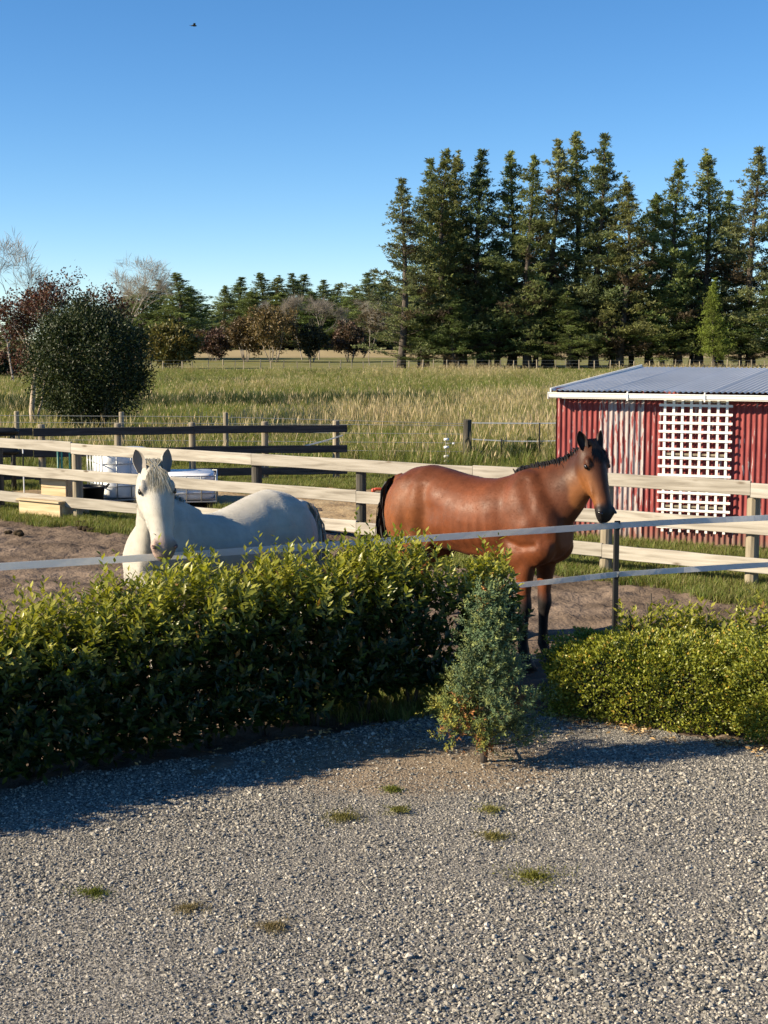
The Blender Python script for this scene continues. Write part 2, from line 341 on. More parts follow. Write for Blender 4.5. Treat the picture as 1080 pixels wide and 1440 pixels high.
# ------------------------------------------------------------------ the ground
def grid_mesh(name, x0, x1, y0, y1, nx, ny, zf, mask=None):
    X, Y = np.meshgrid(np.linspace(x0, x1, nx), np.linspace(y0, y1, ny)); Zv = zf(X, Y)
    V = np.stack([X, Y, Zv], -1).reshape(-1, 3)
    i = np.arange(nx * ny).reshape(ny, nx)
    Q = np.stack([i[:-1, :-1], i[:-1, 1:], i[1:, 1:], i[1:, :-1]], -1).reshape(-1, 4)
    if mask is not None:
        cx = V[Q].mean(1); Q = Q[mask(cx[:, 0], cx[:, 1])]
        used = np.unique(Q); mp = np.full(len(V), -1); mp[used] = np.arange(len(used)); V = V[used]; Q = mp[Q]
    return np_mesh(name, V, Q, smooth=True)
g = link('ground', grid_mesh('ground', -3000, 3000, -400, 5600, 60, 60, lambda x, y: x * 0 - .06), None, M['field']); tag(g, kind='structure')

# gravel edge: the hedge line on one side, the clipped box hedge on the other
def gravel_edge(x):
    return np.interp(x, [-8, -4, -2.5, -.6, .3, .9, 1.25, 1.6, 2.2, 2.8, 4.5, 9], [5.2, 7.75, 8.75, 9.95, 10.5, 10.75, 10.6, 10.42, 10.0, 9.75, 9.3, 8.2])
def pad_z(x, y):
    z = .012 * vnoise(x * .7, y * .7, 1) + .020 * vnoise(x * 3.1, y * 3.1, 2) + .021 * vnoise(x * 7.3, y * 7.3, 3) + .010 * vnoise(x * 13, y * 13, 4)
    return z - .012
pad = link('paddock', grid_mesh('paddock', -9, 9, 7.6, 24.2, 520, 460, pad_z, lambda x, y: y > gravel_edge(x) - .6), None, M['dirt']); tag(pad, kind='structure')
sand = link('arena', grid_mesh('arena', -9.5, 3, 20.5, 27.6, 220, 150, lambda x, y: .02 + .02 * vnoise(x * 2, y * 2, 5) + .012 * vnoise(x * 5, y * 5, 6),
       lambda x, y: (y > 22.9 - .69 * (x + 4.9) - .3 * 0 + .9) & (y < 27.2 + .2 * vnoise(x, y, 7))), None, M['sand']); tag(sand, kind='structure')
def grav_z(x, y): return .02 + .012 * vnoise(x * .9, y * .9, 8) + .006 * vnoise(x * 4, y * 4, 9)
gy = link('gravel_yard', grid_mesh('gravel_yard', -9, 9, -1.5, 11.2, 260, 200, grav_z, lambda x, y: y < gravel_edge(x) + .10 * vnoise(x * 3, y * 3, 10)), None, M['gravelbed']); tag(gy, kind='structure')

rng = np.random.RandomState(7)
def rocks(n, seed, tris0=True):
    r = np.random.RandomState(seed); out = []
    for k in range(n):
        bm = bmesh.new(); bmesh.ops.create_icosphere(bm, subdivisions=1, radius=.5)
        sx, sy, sz = 1.0, r.uniform(.6, .95), r.uniform(.4, .7)
        for v in bm.verts:
            q = 1 + r.uniform(-.22, .22); v.co = Vector((v.co.x * sx * q, v.co.y * sy * q, v.co.z * sz * q))
        me = bpy.data.meshes.new('gravel_piece'); bm.to_mesh(me); bm.free()
        out.append(bpy.data.objects.new('gravel_piece', me))
    return out
src = rocks(8, 11)
for o in src: o.data.materials.append(M['stone'])
N = 330000
P = np.stack([rng.uniform(-5.2, 5.4, N), 4.6 + 6.4 * rng.rand(N), np.zeros(N)], -1)
keep = (P[:, 1] < gravel_edge(P[:, 0]) + .12 * vnoise(P[:, 0] * 3, P[:, 1] * 3, 10)) & (np.abs(P[:, 0]) < .34 * P[:, 1] + 1.0)
# trodden earth thins the stones near the young conifer
thin = np.exp(-(((P[:, 0] - .25) / 1.0) ** 2 + ((P[:, 1] - 9.35) / .6) ** 2)) * .85 + .10 * vnoise(P[:, 0] * 1.2, P[:, 1] * 1.2, 12)
keep &= rng.rand(N) > thin
P = P[keep]; N = len(P)
S = np.clip(rng.lognormal(math.log(.0118), .40, N), .006, .036)
S = S * (1 + .30 * vnoise(P[:, 0] * .8 + 3, P[:, 1] * .8, 13) + .15 * vnoise(P[:, 0] * 2.6, P[:, 1] * 2.6, 14)); S = np.where(rng.rand(N) < .005, S * 1.8, S)
P[:, 2] = grav_z(P[:, 0], P[:, 1]) + S * .12
gs = scatter('gravel', P, rng.uniform(-.5, .5, (N, 3)) + np.stack([np.zeros(N), np.zeros(N), rng.uniform(0, 6.28, N)], -1), S, rng.randint(0, 8, N), src, 'gravel_pieces')
tag(gs, 'loose grey and tan gravel covering the yard', 'gravel', kind='stuff')
big = rocks(5, 23)
pale_src = big
for i, (px, py, s) in enumerate([(408, 1240, .05), (305, 1346, .075), (388, 1402, .06), (175, 1410, .05), (85, 1320, .055), (1055, 1218, .06), (1038, 1188, .055), (835, 1128, .05),
                                 (452, 1388, .05), (1025, 1270, .05), (960, 1368, .05), (545, 1062, .07), (575, 1352, .06), (120, 1405, .045), (715, 1300, .045), (1012, 1400, .055), (640, 1395, .05), (250, 1395, .06)]):
    s *= .72; p = G(px, py); o = link('stone', pale_src[i % 5].data, None, M['palestone'], (p.x, p.y, .02 + s * .2), (rng.uniform(-.3, .3), rng.uniform(-.3, .3), rng.uniform(0, 6))); o.scale = (s, s, s)
    tag(o, 'pale stone larger than the gravel pieces round it', 'stone', 'larger pale stones in the gravel')

# ------------------------------------------------------------------ grass
def tuft(seed, nb, h, spread, width, cols, seedheads=0.0, lean=.5):
    r = np.random.RandomState(seed); V = []; T = []; C = []
    for b in range(nb):
        a = r.uniform(0, 6.283); d = np.array([math.cos(a), math.sin(a), 0]); base = np.array([r.normal(0, spread), r.normal(0, spread), 0])
        hh = h * r.uniform(.55, 1.1); ln = r.uniform(.05, lean) * hh; w = width * r.uniform(.7, 1.3); s = np.array([-d[1], d[0], 0]) * w
        c = np.array(cols[r.randint(len(cols))]) * r.uniform(.8, 1.2)
        m1 = base + d * ln * .3 + np.array([0, 0, hh * .6]); t = base + d * ln + np.array([0, 0, hh])
        k = len(V); V += [base - s * .6, base + s * .6, m1 + s * .5, m1 - s * .5, t]; C += [c * .9, c * .9, c, c, c * 1.1]
        T += [(k, k + 1, k + 2), (k, k + 2, k + 3), (k + 3, k + 2, k + 4)]
        if r.rand() < seedheads:
            k = len(V); sc = np.array((.46, .37, .22)) * r.uniform(.8, 1.15); u = d * .04 + np.array([0, 0, .14 * h / .6]); w2 = s * 1.7
            V += [t - u * .6, t + w2, t + u, t - w2]; C += [sc] * 4; T += [(k, k + 1, k + 2), (k, k + 2, k + 3)]
    me = np_mesh('grass_tuft', V, T, np.array(C)); me.materials.append(M['grass'])
    return bpy.data.objects.new('grass_tuft', me)
GREEN = [(.15, .185, .038), (.19, .21, .055), (.12, .165, .034), (.25, .235, .09)]
STRAW = [(.38, .32, .17), (.31, .27, .13), (.44, .37, .215)]
MIX = GREEN + GREEN + STRAW
short = [tuft(30 + i, 16, .10, .035, .0045, GREEN + [(.2, .18, .08)], lean=.9) for i in range(4)]
def in_short(x, y):
    f = 22.61 - .687 * (x + 4.9)                     # the timber fence line
    n = .5 * vnoise(x * .8, y * .8, 20) + .3 * vnoise(x * 2.5, y * 2.5, 21)
    a = ((y - f) > -.95 + .8 * n) & (y - f < 1.6 + n) & (x < -2.2 + .5 * n)
    b = ((y - f) > -.95 + .6 * n) & ((y - f) < 3.2) & (x > .4)
    c = (y > 26.9 + .5 * n) & (y < 33)
    d = (np.abs(y - f) < .18) & (n > -.2)
    e = (y > f + 1.2) & (y < 33) & (n > .22) & (x < -2)
    f2 = (x < 1.0) & (x > -.9) & (y > 10.15 + .6 * x) & (y < 11.7 + .4 * x) & (n > -.45)
    return a | b | c | d | e | f2
N = 150000
P = np.stack([rng.uniform(-11, 9, N), 10.4 + 23 * rng.rand(N), np.zeros(N)], -1)
P = P[in_short(P[:, 0], P[:, 1])]; N = len(P); P[:, 2] = -.02
gr = scatter('short_grass', P, np.stack([rng.normal(0, .12, N), rng.normal(0, .12, N), rng.uniform(0, 6.28, N)], -1), rng.uniform(.6, 1.5, N), rng.randint(0, 4, N), short, 'short_tufts')
tag(gr, 'short green grass along the timber fence and round the yards', 'grass', kind='stuff')
tall = [tuft(50 + i, 34, .60, .11, .0065, MIX, .16, .6) for i in range(4)] + [tuft(60 + i, 40, .42, .13, .008, GREEN, .03, .8) for i in range(2)] + [tuft(70 + i, 26, .72, .10, .0055, STRAW + GREEN[:1], .35, .5) for i in range(2)]
tall += [tuft(80 + i, 44, .62, .12, .011, [(.030, .048, .016), (.04, .06, .02), (.055, .07, .024)], .02, .7) for i in range(2)]  # dark green tufts: shade of a field dip put into the blade colour
for i, o in enumerate(tall): o.name = 'tall_tuft_%d' % i
Ps = []
for (d0, d1, dens, sc) in [(31.5, 45, 11, .95), (45, 70, 7, .9), (70, 100, 3.5, .85), (100, 136, 2.0, .8)]:
    w1 = .36 * d1 + 4; n = int(dens * (d1 - d0) * 2 * w1)
    q = np.stack([rng.uniform(-w1, w1, n), rng.uniform(d0, d1, n), np.full(n, -.05), np.full(n, sc)], -1); Ps.append(q[np.abs(q[:, 0]) < .36 * q[:, 1] + 4])
Q = np.concatenate(Ps); nz = vnoise(Q[:, 0] * .12, Q[:, 1] * .06, 22) + .5 * vnoise(Q[:, 0] * .4, Q[:, 1] * .25, 23)
dip_shade = (np.abs(Q[:, 1] - 62 - .12 * Q[:, 0] - 2.5 * vnoise(Q[:, 0] * .15, Q[:, 0] * 0, 24)) < 4.2 * np.clip(.75 - .045 * Q[:, 0] + .5 * vnoise(Q[:, 0] * .22, Q[:, 1] * .1, 25), 0, 1)) | ((vnoise(Q[:, 0] * .35, Q[:, 1] * .3, 26) > .72) & (Q[:, 1] < 60))  # band of dark tufts painting a dip's shade, plus scattered dark clumps
lush = (Q[:, 1] < 37)
u = rng.rand(len(Q)); idx = np.where(dip_shade, np.where(u < .85, 8 + rng.randint(0, 2, len(Q)), rng.randint(0, 4, len(Q))),
               np.where(nz + u * .9 > .95, 6 + rng.randint(0, 2, len(Q)), np.where(nz + u * .6 < .22, 4 + rng.randint(0, 2, len(Q)), rng.randint(0, 4, len(Q)))))
idx = np.where((lush & (u < .6)) | ((Q[:, 1] < 52) & (u < .38)), 4 + rng.randint(0, 2, len(Q)), idx)
N = len(Q)
fg = scatter('long_grass', Q[:, :3], np.stack([rng.normal(0, .12, N), rng.normal(.1, .12, N), rng.uniform(0, 6.28, N)], -1), Q[:, 3] * rng.uniform(.65, 1.25, N), idx, tall, 'tall_tufts')
tag(fg, 'long seeding grass filling the field beyond the yards', 'grass', kind='stuff')

# ------------------------------------------------------------------ bleached timber fence
FR = Vector((4.27, 16.32, 0)); FL = Vector((-4.9, 22.61, 0)); FSTEP = (FL - FR) / 6; FD = -FSTEP.normalized(); FN = Vector((FD.y, -FD.x, 0))
if FN.y > 0: FN = -FN
FANG = math.atan2(FD.y, FD.x)
def round_post_mesh(name, r, h, seed, flat=False):
    q = random.Random(seed); mb = MB(); m = 12; rings = []
    for i, z in enumerate([-.3, 0, .25 * h, .5 * h, .75 * h, h - .02, h]):
        rr = r * (1 + q.uniform(-.04, .04)) * (.86 if i == 6 else 1)
        rings.append([Vector((rr * math.cos(2 * math.pi * j / m) * (1 + .03 * math.sin(3 * j + seed)), rr * math.sin(2 * math.pi * j / m), z)) for j in range(m)])
    mb.loft(rings); return mb.mesh(name, smooth=False)
fence = empty('board_fence', FR); tag(fence, 'bleached three-rail timber fence running behind the horses', 'fence')
pm_t = [round_post_mesh('post', .078, 1.2, s) for s in (1, 2)]; pm_d = [round_post_mesh('post', .075, 1.2, s) for s in (3, 4)]
for me in pm_t: me.materials.append(M['posttan'])
for me in pm_d: me.materials.append(M['postdark'])
for i in range(-3, 10):
    dark = i in (3, 4, 5, 7, 9)
    link('post', (pm_d if dark else pm_t)[i % 2], fence, None, FSTEP * i, (0, 0, i * 1.3))
def rail_mesh(L, h, t, seed):
    q = random.Random(seed); mb = MB(); n = 8; rings = []
    for i in range(n + 1):
        x = -L / 2 + L * i / n; w = q.uniform(-.007, .007); e = q.uniform(-.006, .006); b = .006
        rings.append([Vector((x, y, z)) for (y, z) in [(-t / 2, -h / 2 + b + w), (-t / 2 + b, -h / 2 + w), (t / 2 - b, -h / 2 + w), (t / 2, -h / 2 + b + w),
                      (t / 2, h / 2 - b + e), (t / 2 - b, h / 2 + e), (-t / 2 + b, h / 2 + e), (-t / 2, h / 2 - b + e)]])
    mb.loft(rings); return mb.mesh('rail')
SP = FSTEP.length; rms = [rail_mesh(2 * SP - .006, .165, .045, s) for s in (5, 6, 7)]
for me in rms: me.materials.append(M['rail'])
qr = random.Random(4)
for k, (hz, off) in enumerate([(1.15, 1), (.71, 0), (.285, 0)]):
    for j in range(-2, 5):
        i0 = j * 2 - 1 + off
        c = FSTEP * (i0 + 1) + FN * .102 + Vector((0, 0, hz + qr.uniform(-.012, .012)))
        o = link('rail', rms[(j + k) % 3], fence, None, c, (0, -math.radians(qr.uniform(-.25, .25)), FANG + (math.pi if qr.random() < .5 else 0)))

# ------------------------------------------------------------------ dark grey yard fence and the wire fence behind it
YA = Vector((-.92, 29.0, 0)); YB = Vector((-9.9, 27.0, 0)); YD = (YB - YA).normalized(); yl = (YB - YA).length
yard = empty('yard_fence', YA); tag(yard, 'dark grey three-rail yard fence standing behind the bleached fence', 'fence')
ypm = round_post_mesh('post', .07, 1.22, 8); ypm.materials.append(M['posttan']); yang = math.atan2(YD.y, YD.x)
for k, s in enumerate([.06, 1.52, 2.98, 4.44, 5.9, 7.4, 8.9]): link('post', ypm, yard, None, YD * s, (0, 0, k))
grm = rail_mesh(3.1, .15, .05, 12); grm.materials.append(M['greyrail'])
for hz in (1.07, .66, .22):
    for j in range(3):
        link('rail', grm, yard, None, YD * (1.5 + 3.106 * j - .1) + Vector((-YD.y, YD.x, 0)) * (-.10 if YD.x * 1 > 0 else .10) + Vector((0, 0, hz)), (0, math.radians(.4 * (j - 1)), yang))
# near, very dark end rail of the pen on the left
pg = empty('pen_gate', G(-40, 690)); tag(pg, 'black rounded pen gate rails beside the timber mounting block', 'gate')
pl = pg.location
for hz in (1.13, .75, .35):
    MB().tube([AT(-120, 560, 26.2) * 0 + Vector((-1.4, 0, hz)), Vector((.2, 0, hz)), Vector((.86, 0, hz)), Vector((.93, 0, hz - .01))], [.075, .075, .072, .03], 10).build('rail', M['blackplastic'], pg, True)
MB().tube([(.80, .05, -.05), (.80, .05, 1.18)], .05, 8).build('upright', M['postdark'], pg, True)
MB().ellipsoid((-.07, -.085, 1.1), [Vector((1, 0, 0)), Vector((0, 1, 0)), Vector((0, 0, 1))], (.035, .02, .035), 6, 8).build('bolt', M['whiteplastic'], pg, True)
# post and wire field fence
wf = empty('wire_fence', G(657, 650)); wl0 = wf.location.copy(); tag(wf, 'post and wire fence along the near edge of the field', 'fence')
strainer = round_post_mesh('strainer_post', .095, 1.0, 9); strainer.materials.append(M['postdark']); link('strainer_post', strainer, wf)
MB().tube([(.08, .02, .34), (.75, .05, 0.0)], .05, 8).build('stay', M['postdark'], wf, True)
wpm = round_post_mesh('post', .062, 1.15, 14); wpm.materials.append(M['posttan'])
for px in (318, 172, 25, -120, -270):
    p = AT(px, 640, 33.6 + (318 - px) * .002); link('post', wpm, wf, None, (p.x - wl0.x, p.y - wl0.y, 0), (0, 0, px))
for hz in (1.02, .86, .66, .45, .25):
    mb = MB(); mb.tube([(-22, 1.0, hz + .06), (-14, .75, hz + .05), (-6, .3, hz + .03), (0, 0, min(hz, .9))], .006, 4); mb.build('wire', M['wire'], wf)
et = empty('tape_fence', wl0); tag(et, 'thin white tape fence joining the strainer post to the red shed', 'fence')
for hz, sag in ((.93, .01), (.55, .05)):
    n = 14; mb = MB()
    for i in range(n):
        a, b = i / n, (i + 1) / n; zz = lambda t: hz - sag * 4 * t * (1 - t) + .0 * t
        mb.bar((.1 + 2.6 * a, -.1, zz(a)), (.1 + 2.6 * b, -.1, zz(b)), .006, .026)
    mb.build('tape', M['tape'], et)
for px, top in ((705, 1.0), (758, 1.0)):
    p = AT(px, 640, 33.2); x = p.x - wl0.x
    MB().tube([(x, -.12, -.1), (x, -.12, .93 if px == 758 else .56)], .016, 6).build('stake', M['blackplastic'], et)
ins = empty('insulator_stake', G(627, 652)); tag(ins, 'slim stake carrying four white insulators in front of the long grass', 'fence stake')
MB().tube([(0, 0, -.1), (0, 0, .60)], .007, 6).build('rod', M['wire'], ins)
for z in (.56, .38, .17, .04):
    MB().tube([(-.05, -.02, z), (.0, -.02, z), (.07, -.02, z + .01)], [.028, .035, .028], 8).build('insulator', M['whiteplastic'], ins, True)
MB().tube([(.15, 0, .47), (.2, 0, .47)], .028, 8).build('insulator', M['whiteplastic'], ins, True)
MB().tube([(.0, 0, .47), (.16, 0, .47)], .005, 5).build('wire_arm', M['wire'], ins, True)
# slack white tape across the yard fence
tp = empty('loose_tape', AT(370, 636, 28.6)); a0 = tp.location; b0 = AT(482, 612, 28.85) - a0
mb = MB(); n = 10
for i in range(n):
    a, b = i / n, (i + 1) / n; s = lambda t: b0 * t + Vector((0, 0, -.05 * 4 * t * (1 - t)))
    mb.bar(s(a), s(b), .005, .03)
o = mb.build('slack_tape', M['tape'], None); o.location = a0; bpy.data.objects.remove(tp)
tag(o, 'slack white tape slanting up to the yard fence end post', 'tape')

# ------------------------------------------------------------------ red shed
SA = Vector((2.5, 20.53, 0)); SB = Vector((5.22, 19.39, 0)); SU = (SB - SA).normalized(); SV = Vector((-SU.y, SU.x, 0))
SANG = math.atan2(SU.y, SU.x); SLEN, SDEP, SH, SHB = 6.72, 5.6, 2.06, 2.33
shed = empty('shed', SA, SANG); tag(shed, 'low red corrugated iron shed with flaking paint and zinc roof', 'shed')
def corr_mesh(name, width, length, pitch, amp, axis, rise=0.0, end2=None):
    n = int(round(width / pitch * 8)); x = np.linspace(0, width, n + 1); w = amp * np.cos(2 * np.pi * x / pitch)
    L = np.linspace(0, length, 3); V = []; Q = []
    for j in L:
        for a, b in zip(x, w): V.append((a, b, j) if axis == 'z' else (a, j, b + rise * j / length))
    k = n + 1
    for j in range(2):
        for i in range(n): Q.append((j * k + i, j * k + i + 1, (j + 1) * k + i + 1, (j + 1) * k + i))
    return np_mesh(name, V, Q, smooth=True)
PITCHC = .0765; SW = PITCHC * 8
for i in range(11):
    me = corr_mesh('wall_sheet', SW + .04, SH, PITCHC, .010, 'z'); me.materials.append(M['shedworn'] if i in (1, 8) else M['shed'])
    o = link('wall_sheet', me, shed, None, (i * SW, -.003 * (i % 2), .01))
    if i == 1: o['label'] = 'badly flaked sheet'
ms = corr_mesh('wall_sheet', SDEP / 7, SH + .1, PITCHC, .010, 'z'); ms.materials.append(M['shed'])
for i in range(7):
    link('wall_sheet', ms, shed, None, (-.01, (i + 1) * SDEP / 7, 0), (0, 0, -math.pi / 2)); link('wall_sheet', ms, shed, None, (SLEN + .05, i * SDEP / 7, 0), (0, 0, math.pi / 2))
for i in range(11):
    me = corr_mesh('wall_sheet', SW + .03, SHB - .05, PITCHC, .010, 'z') if i == 0 else me
    if i == 0: me.materials.append(M['shed'])
    link('wall_sheet', me, shed, None, (i * SW, SDEP, 0))
rf = corr_mesh('roof_sheet', .765 + .05, SDEP + .35, PITCHC, .011, 'y', rise=.225); rf.materials.append(M['roof'])
for i in range(10): link('roof_sheet', rf, shed, None, (-.05 + i * .765, -.13, SH + .075 + .003 * (i % 2)))
# barge flashing on the end, gutter along the eave
MB().box((-.065, SDEP / 2, SH + .20), (.02, SDEP + .3, .06), Matrix.Rotation(math.atan2(.245, SDEP + .35), 3, 'X')).build('barge_flashing', M['roof'], shed)
gx0, gx1 = -.07, SLEN + .7
prof = [(-.10, .018), (-.225, .018), (-.235, .034), (-.235, .075), (-.243, .08), (-.243, .092), (-.228, .094), (-.222, .085), (-.222, .03), (-.10, .03)]
mb = MB(); mb.loft([[Vector((gx0, y, z + SH - .045)) for y, z in prof], [Vector((gx1, y, z + SH - .045)) for y, z in prof]]); gut = mb.build('gutter', M['whitepaint'], shed)
MB().box((gx0 - .006, -.165, SH + .005), (.01, .15, .1)).build('gutter_end', M['whitepaint'], gut)
MB().box((SLEN / 2, -.045, SH - .015), (SLEN, .035, .05)).build('fascia', M['whitepaint'], shed)
for i in range(1, 7): MB().box((i * 1.07, -.24, SH + .01), (.02, .012, .13)).build('gutter_bracket', M['whitepaint'], gut)
# trellis
tl = AT(925, 700, 19.9); tr = empty('trellis', SA, SANG); tag(tr, 'white square lattice trellis fixed to the red shed wall', 'trellis')
tx0 = (AT(925, 650, SA.y - .6) - SA).dot(SU) ; NXS, NZS, TS = 8, 15, .122
vs_ = MB().box((0, 0, 0), (.036, .012, (NZS - 1) * TS + .14)).mesh('slat', bevel=.002); hs_ = MB().box((0, 0, 0), ((NXS - 1) * TS + .16, .012, .036)).mesh('slat', bevel=.002)
for me in (vs_, hs_): me.materials.append(M['whitepaint'])
tz0 = .24
for i in range(NXS): link('slat', vs_, tr, None, (tx0 + .09 + i * TS, -.055, tz0 + (NZS - 1) * TS / 2))
for j in range(NZS): link('slat', hs_, tr, None, (tx0 + .09 + (NXS - 1) * TS / 2, -.068, tz0 + j * TS))
for j in (2, 8, 14): MB().box((tx0 + .09 + (NXS - 1) * TS / 2, -.030, tz0 + j * TS + .05), ((NXS - 1) * TS, .036, .03)).build('batten', M['posttan'], tr)

# ------------------------------------------------------------------ things in the yard on the left
mbk = empty('mounting_block', G(62, 731), FANG); mbk.location += Vector((0.05, .55, 0)); tag(mbk, 'pale timber two-step mounting block behind the bleached fence', 'mounting block')
def boards(parent, x0, x1, y, z0, z1, n, t=.03):
    for i in range(n):
        a = z0 + (z1 - z0) * i / n; b = z0 + (z1 - z0) * (i + 1) / n - .006
        MB().box(((x0 + x1) / 2, y, (a + b) / 2), (x1 - x0, t, b - a)).mesh
        link('board', MB().box((0, 0, 0), (x1 - x0, t, b - a)).mesh('board', bevel=.003), parent, M['ply'], ((x0 + x1) / 2, y, (a + b) / 2))
boards(mbk, -.48, .48, -.32, .0, .26, 1); boards(mbk, -.30, .28, .0, .26, .66, 2)
MB().box((0, -.18, .275), (1.0, .40, .03)).build('tread', M['ply'], mbk, bevel=.004); MB().box((-.01, .17, .675), (.64, .42, .03)).build('tread', M['ply'], mbk, bevel=.004)
for sx in (-1, 1):
    MB().box((sx * .465, .0, .13), (.03, .60, .255)).build('side_panel', M['ply'], mbk); MB().box((sx * .28 - .01, .19, .40), (.03, .34, .52)).build('side_panel', M['ply'], mbk)
def ibc(name, loc, rz, h, label):
    t = empty(name, loc, rz); tag(t, label, 'water tank'); W, D = 1.0, 1.15
    mb = MB(); rings = []
    for z, s in [(.0, .96), (.03, 1), (h * .3, 1.0), (h * .32, .985), (h * .36, .985), (h * .38, 1), (h * .66, 1), (h * .68, .985), (h * .72, .985), (h * .74, 1), (h - .05, 1), (h, .9)]:
        r = []
        for k in range(24):
            a = 2 * math.pi * k / 24; c, q = math.cos(a), math.sin(a)
            r.append(Vector((math.copysign(abs(c) ** .35, c) * W * .47 * s, math.copysign(abs(q) ** .35, q) * D * .47 * s, z + .16)))
        rings.append(r)
    mb.loft(rings); tk = mb.build('tank', M['whiteplastic'], t, True)
    for k in range(5):
        x = -W / 2 + W * k / 4
        for y in (-D / 2, D / 2): MB().tube([(x, y, .13), (x, y, h + .14)], .011, 6).build('cage_bar', M['steel'], t, True)
    for k in range(1, 5):
        y = -D / 2 + D * k / 5
        for x in (-W / 2, W / 2): MB().tube([(x, y, .13), (x, y, h + .14)], .011, 6).build('cage_bar', M['steel'], t, True)
    for k in range(5):
        z = .16 + (h - .03) * k / 4
        MB().tube([(-W / 2, -D / 2, z), (W / 2, -D / 2, z), (W / 2, D / 2, z), (-W / 2, D / 2, z), (-W / 2, -D / 2, z)], .011, 6).build('cage_hoop', M['steel'], t, True)
    if h > .6: MB().tube([(0, 0, h + .15), (0, 0, h + .19)], .09, 12).build('lid', M['blackplastic'], tk)
    for x in (-.42, 0, .42): MB().box((x, 0, .055), (.1, 1.15, .1)).build('pallet_foot', M['blackplastic'], t)
    MB().box((0, 0, .117), (1.02, 1.17, .02)).build('pallet_deck', M['steel'], t)
    return t
ibc('water_tank', (G(160, 716).x, 24.9, 0), .42, .80, 'caged white plastic water tank on a pallet')
ibc('water_trough', (G(250, 722).x, 24.6, 0), .10, .42, 'low white tank cut down as a trough in a cage')
gp = empty('green_panel', G(94, 706), .2); tag(gp, 'green tubular steel panel standing behind the fence post', 'metal panel')
for x in (-.13, -.07, .07, .12): MB().tube([(x, 0, -.02), (x, 0, .98)], .022, 8).build('upright', M['greenpaint'], gp, True)
for z in (.1, .5, .95): MB().tube([(-.14, 0, z), (.14, 0, z)], .02, 8).build('crossbar', M['greenpaint'], gp, True)
tb = empty('tub', G(128, 716), .3); tag(tb, 'black plastic tub beside the caged water tank', 'tub')
mb = MB(); mb.loft([[Vector((math.cos(2 * math.pi * k / 16) * r, math.sin(2 * math.pi * k / 16) * r, z)) for k in range(16)] for r, z in [(.19, 0), (.24, .36), (.26, .37), (.26, .40), (.235, .40), (.225, .36), (.18, .03)]]); mb.build('bowl', M['blackplastic'], tb, True)
for sx in (-1, 1): MB().tube([(sx * .25, -.08, .36), (sx * .31, -.05, .42), (sx * .31, .05, .42), (sx * .25, .08, .36)], .012, 6).build('handle', M['blackplastic'], tb, True)
pgt = empty('pigtail_stake', G(34, 694)); pgt.location.y -= .0; tag(pgt, 'slim white fence stake beside the dark pen rails', 'fence stake')
MB().tube([(0, 0, -.1), (0, 0, 1.0)], .012, 6).build('rod', M['whiteplastic'], pgt); MB().tube([(0, 0, .45), (0, 0, .75)], .014, 6).build('sleeve', M['blackplastic'], pgt)
ty = empty('red_toy', G(532, 693), .1); tag(ty, 'small red plastic toy lying on the sand behind the fence', 'toy')
MB().tube([(-.10, 0, .05), (-.04, 0, .07), (.04, 0, .07), (.10, 0, .05)], [.035, .03, .03, .035], 8).build('bar', M['redtoy'], ty, True)
for sx in (-1, 1): MB().ellipsoid((sx * .10, 0, .045), [Vector((1, 0, 0)), Vector((0, 1, 0)), Vector((0, 0, 1))], (.035, .045, .045), 6, 8).build('knob', M['redtoy'], ty, True)
qd = random.Random(3)
for px, py, n in ((133, 746, 14), (15, 752, 6), (115, 738, 6)):
    c = G(px, py); t = empty('manure_pile', (c.x, c.y, 0)); tag(t, 'dark heap of manure on the paddock edge', 'manure', 'manure heaps by the fence')
    for k in range(n):
        r = qd.uniform(.025, .05); MB().ellipsoid((qd.gauss(0, .10), qd.gauss(0, .07), r * .7), [Vector((1, 0, 0)), Vector((0, 1, 0)), Vector((0, 0, 1))], (r * 1.2, r, r * .8), 5, 7).build('clod', M['dung'], t, True)

# ------------------------------------------------------------------ near electric fence: black stake and two white tapes
EP = Vector((1.98, 12.0, 0)); ef = empty('electric_fence', EP); tag(ef, 'white tape electric fence on a black stake in front of the horses', 'fence')
mb = MB(); mb.box((0, 0, .62), (.045, .05, 1.36)); stk = mb.build('stake', M['blackplastic'], ef, bevel=.006)
MB().box((0, .032, .62), (.012, .03, 1.3)).build('stake_rib', M['blackplastic'], stk)
for z in (1.29, .87): MB().box((0, -.034, z), (.05, .02, .075)).build('tape_clip', M['blackplastic'], stk, bevel=.004)
def tape(pts, w=.042, seed=1, name='tape'):
    q = np.random.RandomState(seed); V = []; F = []; n = 40
    pts = [Vector(p) for p in pts]; segs = []
    tot = [0]
    for a, b in zip(pts, pts[1:]): tot.append(tot[-1] + (b - a).length)
    for i in range(n + 1):
        s = tot[-1] * i / n; k = min(max([j for j in range(len(tot)) if tot[j] <= s + 1e-9]), len(pts) - 2)
        t = (s - tot[k]) / (tot[k + 1] - tot[k]); p = pts[k].lerp(pts[k + 1], t)
        tw = .25 * math.sin(i * .31 + seed) + .1 * math.sin(i * 1.1); dn = Vector((0.12 * tw, tw * .8, 1)).normalized()
        V += [p + dn * w / 2, p - dn * w / 2, p - dn * w / 2 + Vector((.0, .002, 0)), p + dn * w / 2 + Vector((0, .002, 0))]
    for i in range(n):
        a = i * 4; b = a + 4
        F += [(a, a + 1, b + 1, b), (a + 2, a + 3, b + 3, b + 2), (a + 3, a, b, b + 3), (a + 1, a + 2, b + 2, b + 1)]
    return MB().add(V, F).build(name, M['tape'], ef)
W = lambda px, py, y: AT(px, py, y) - EP
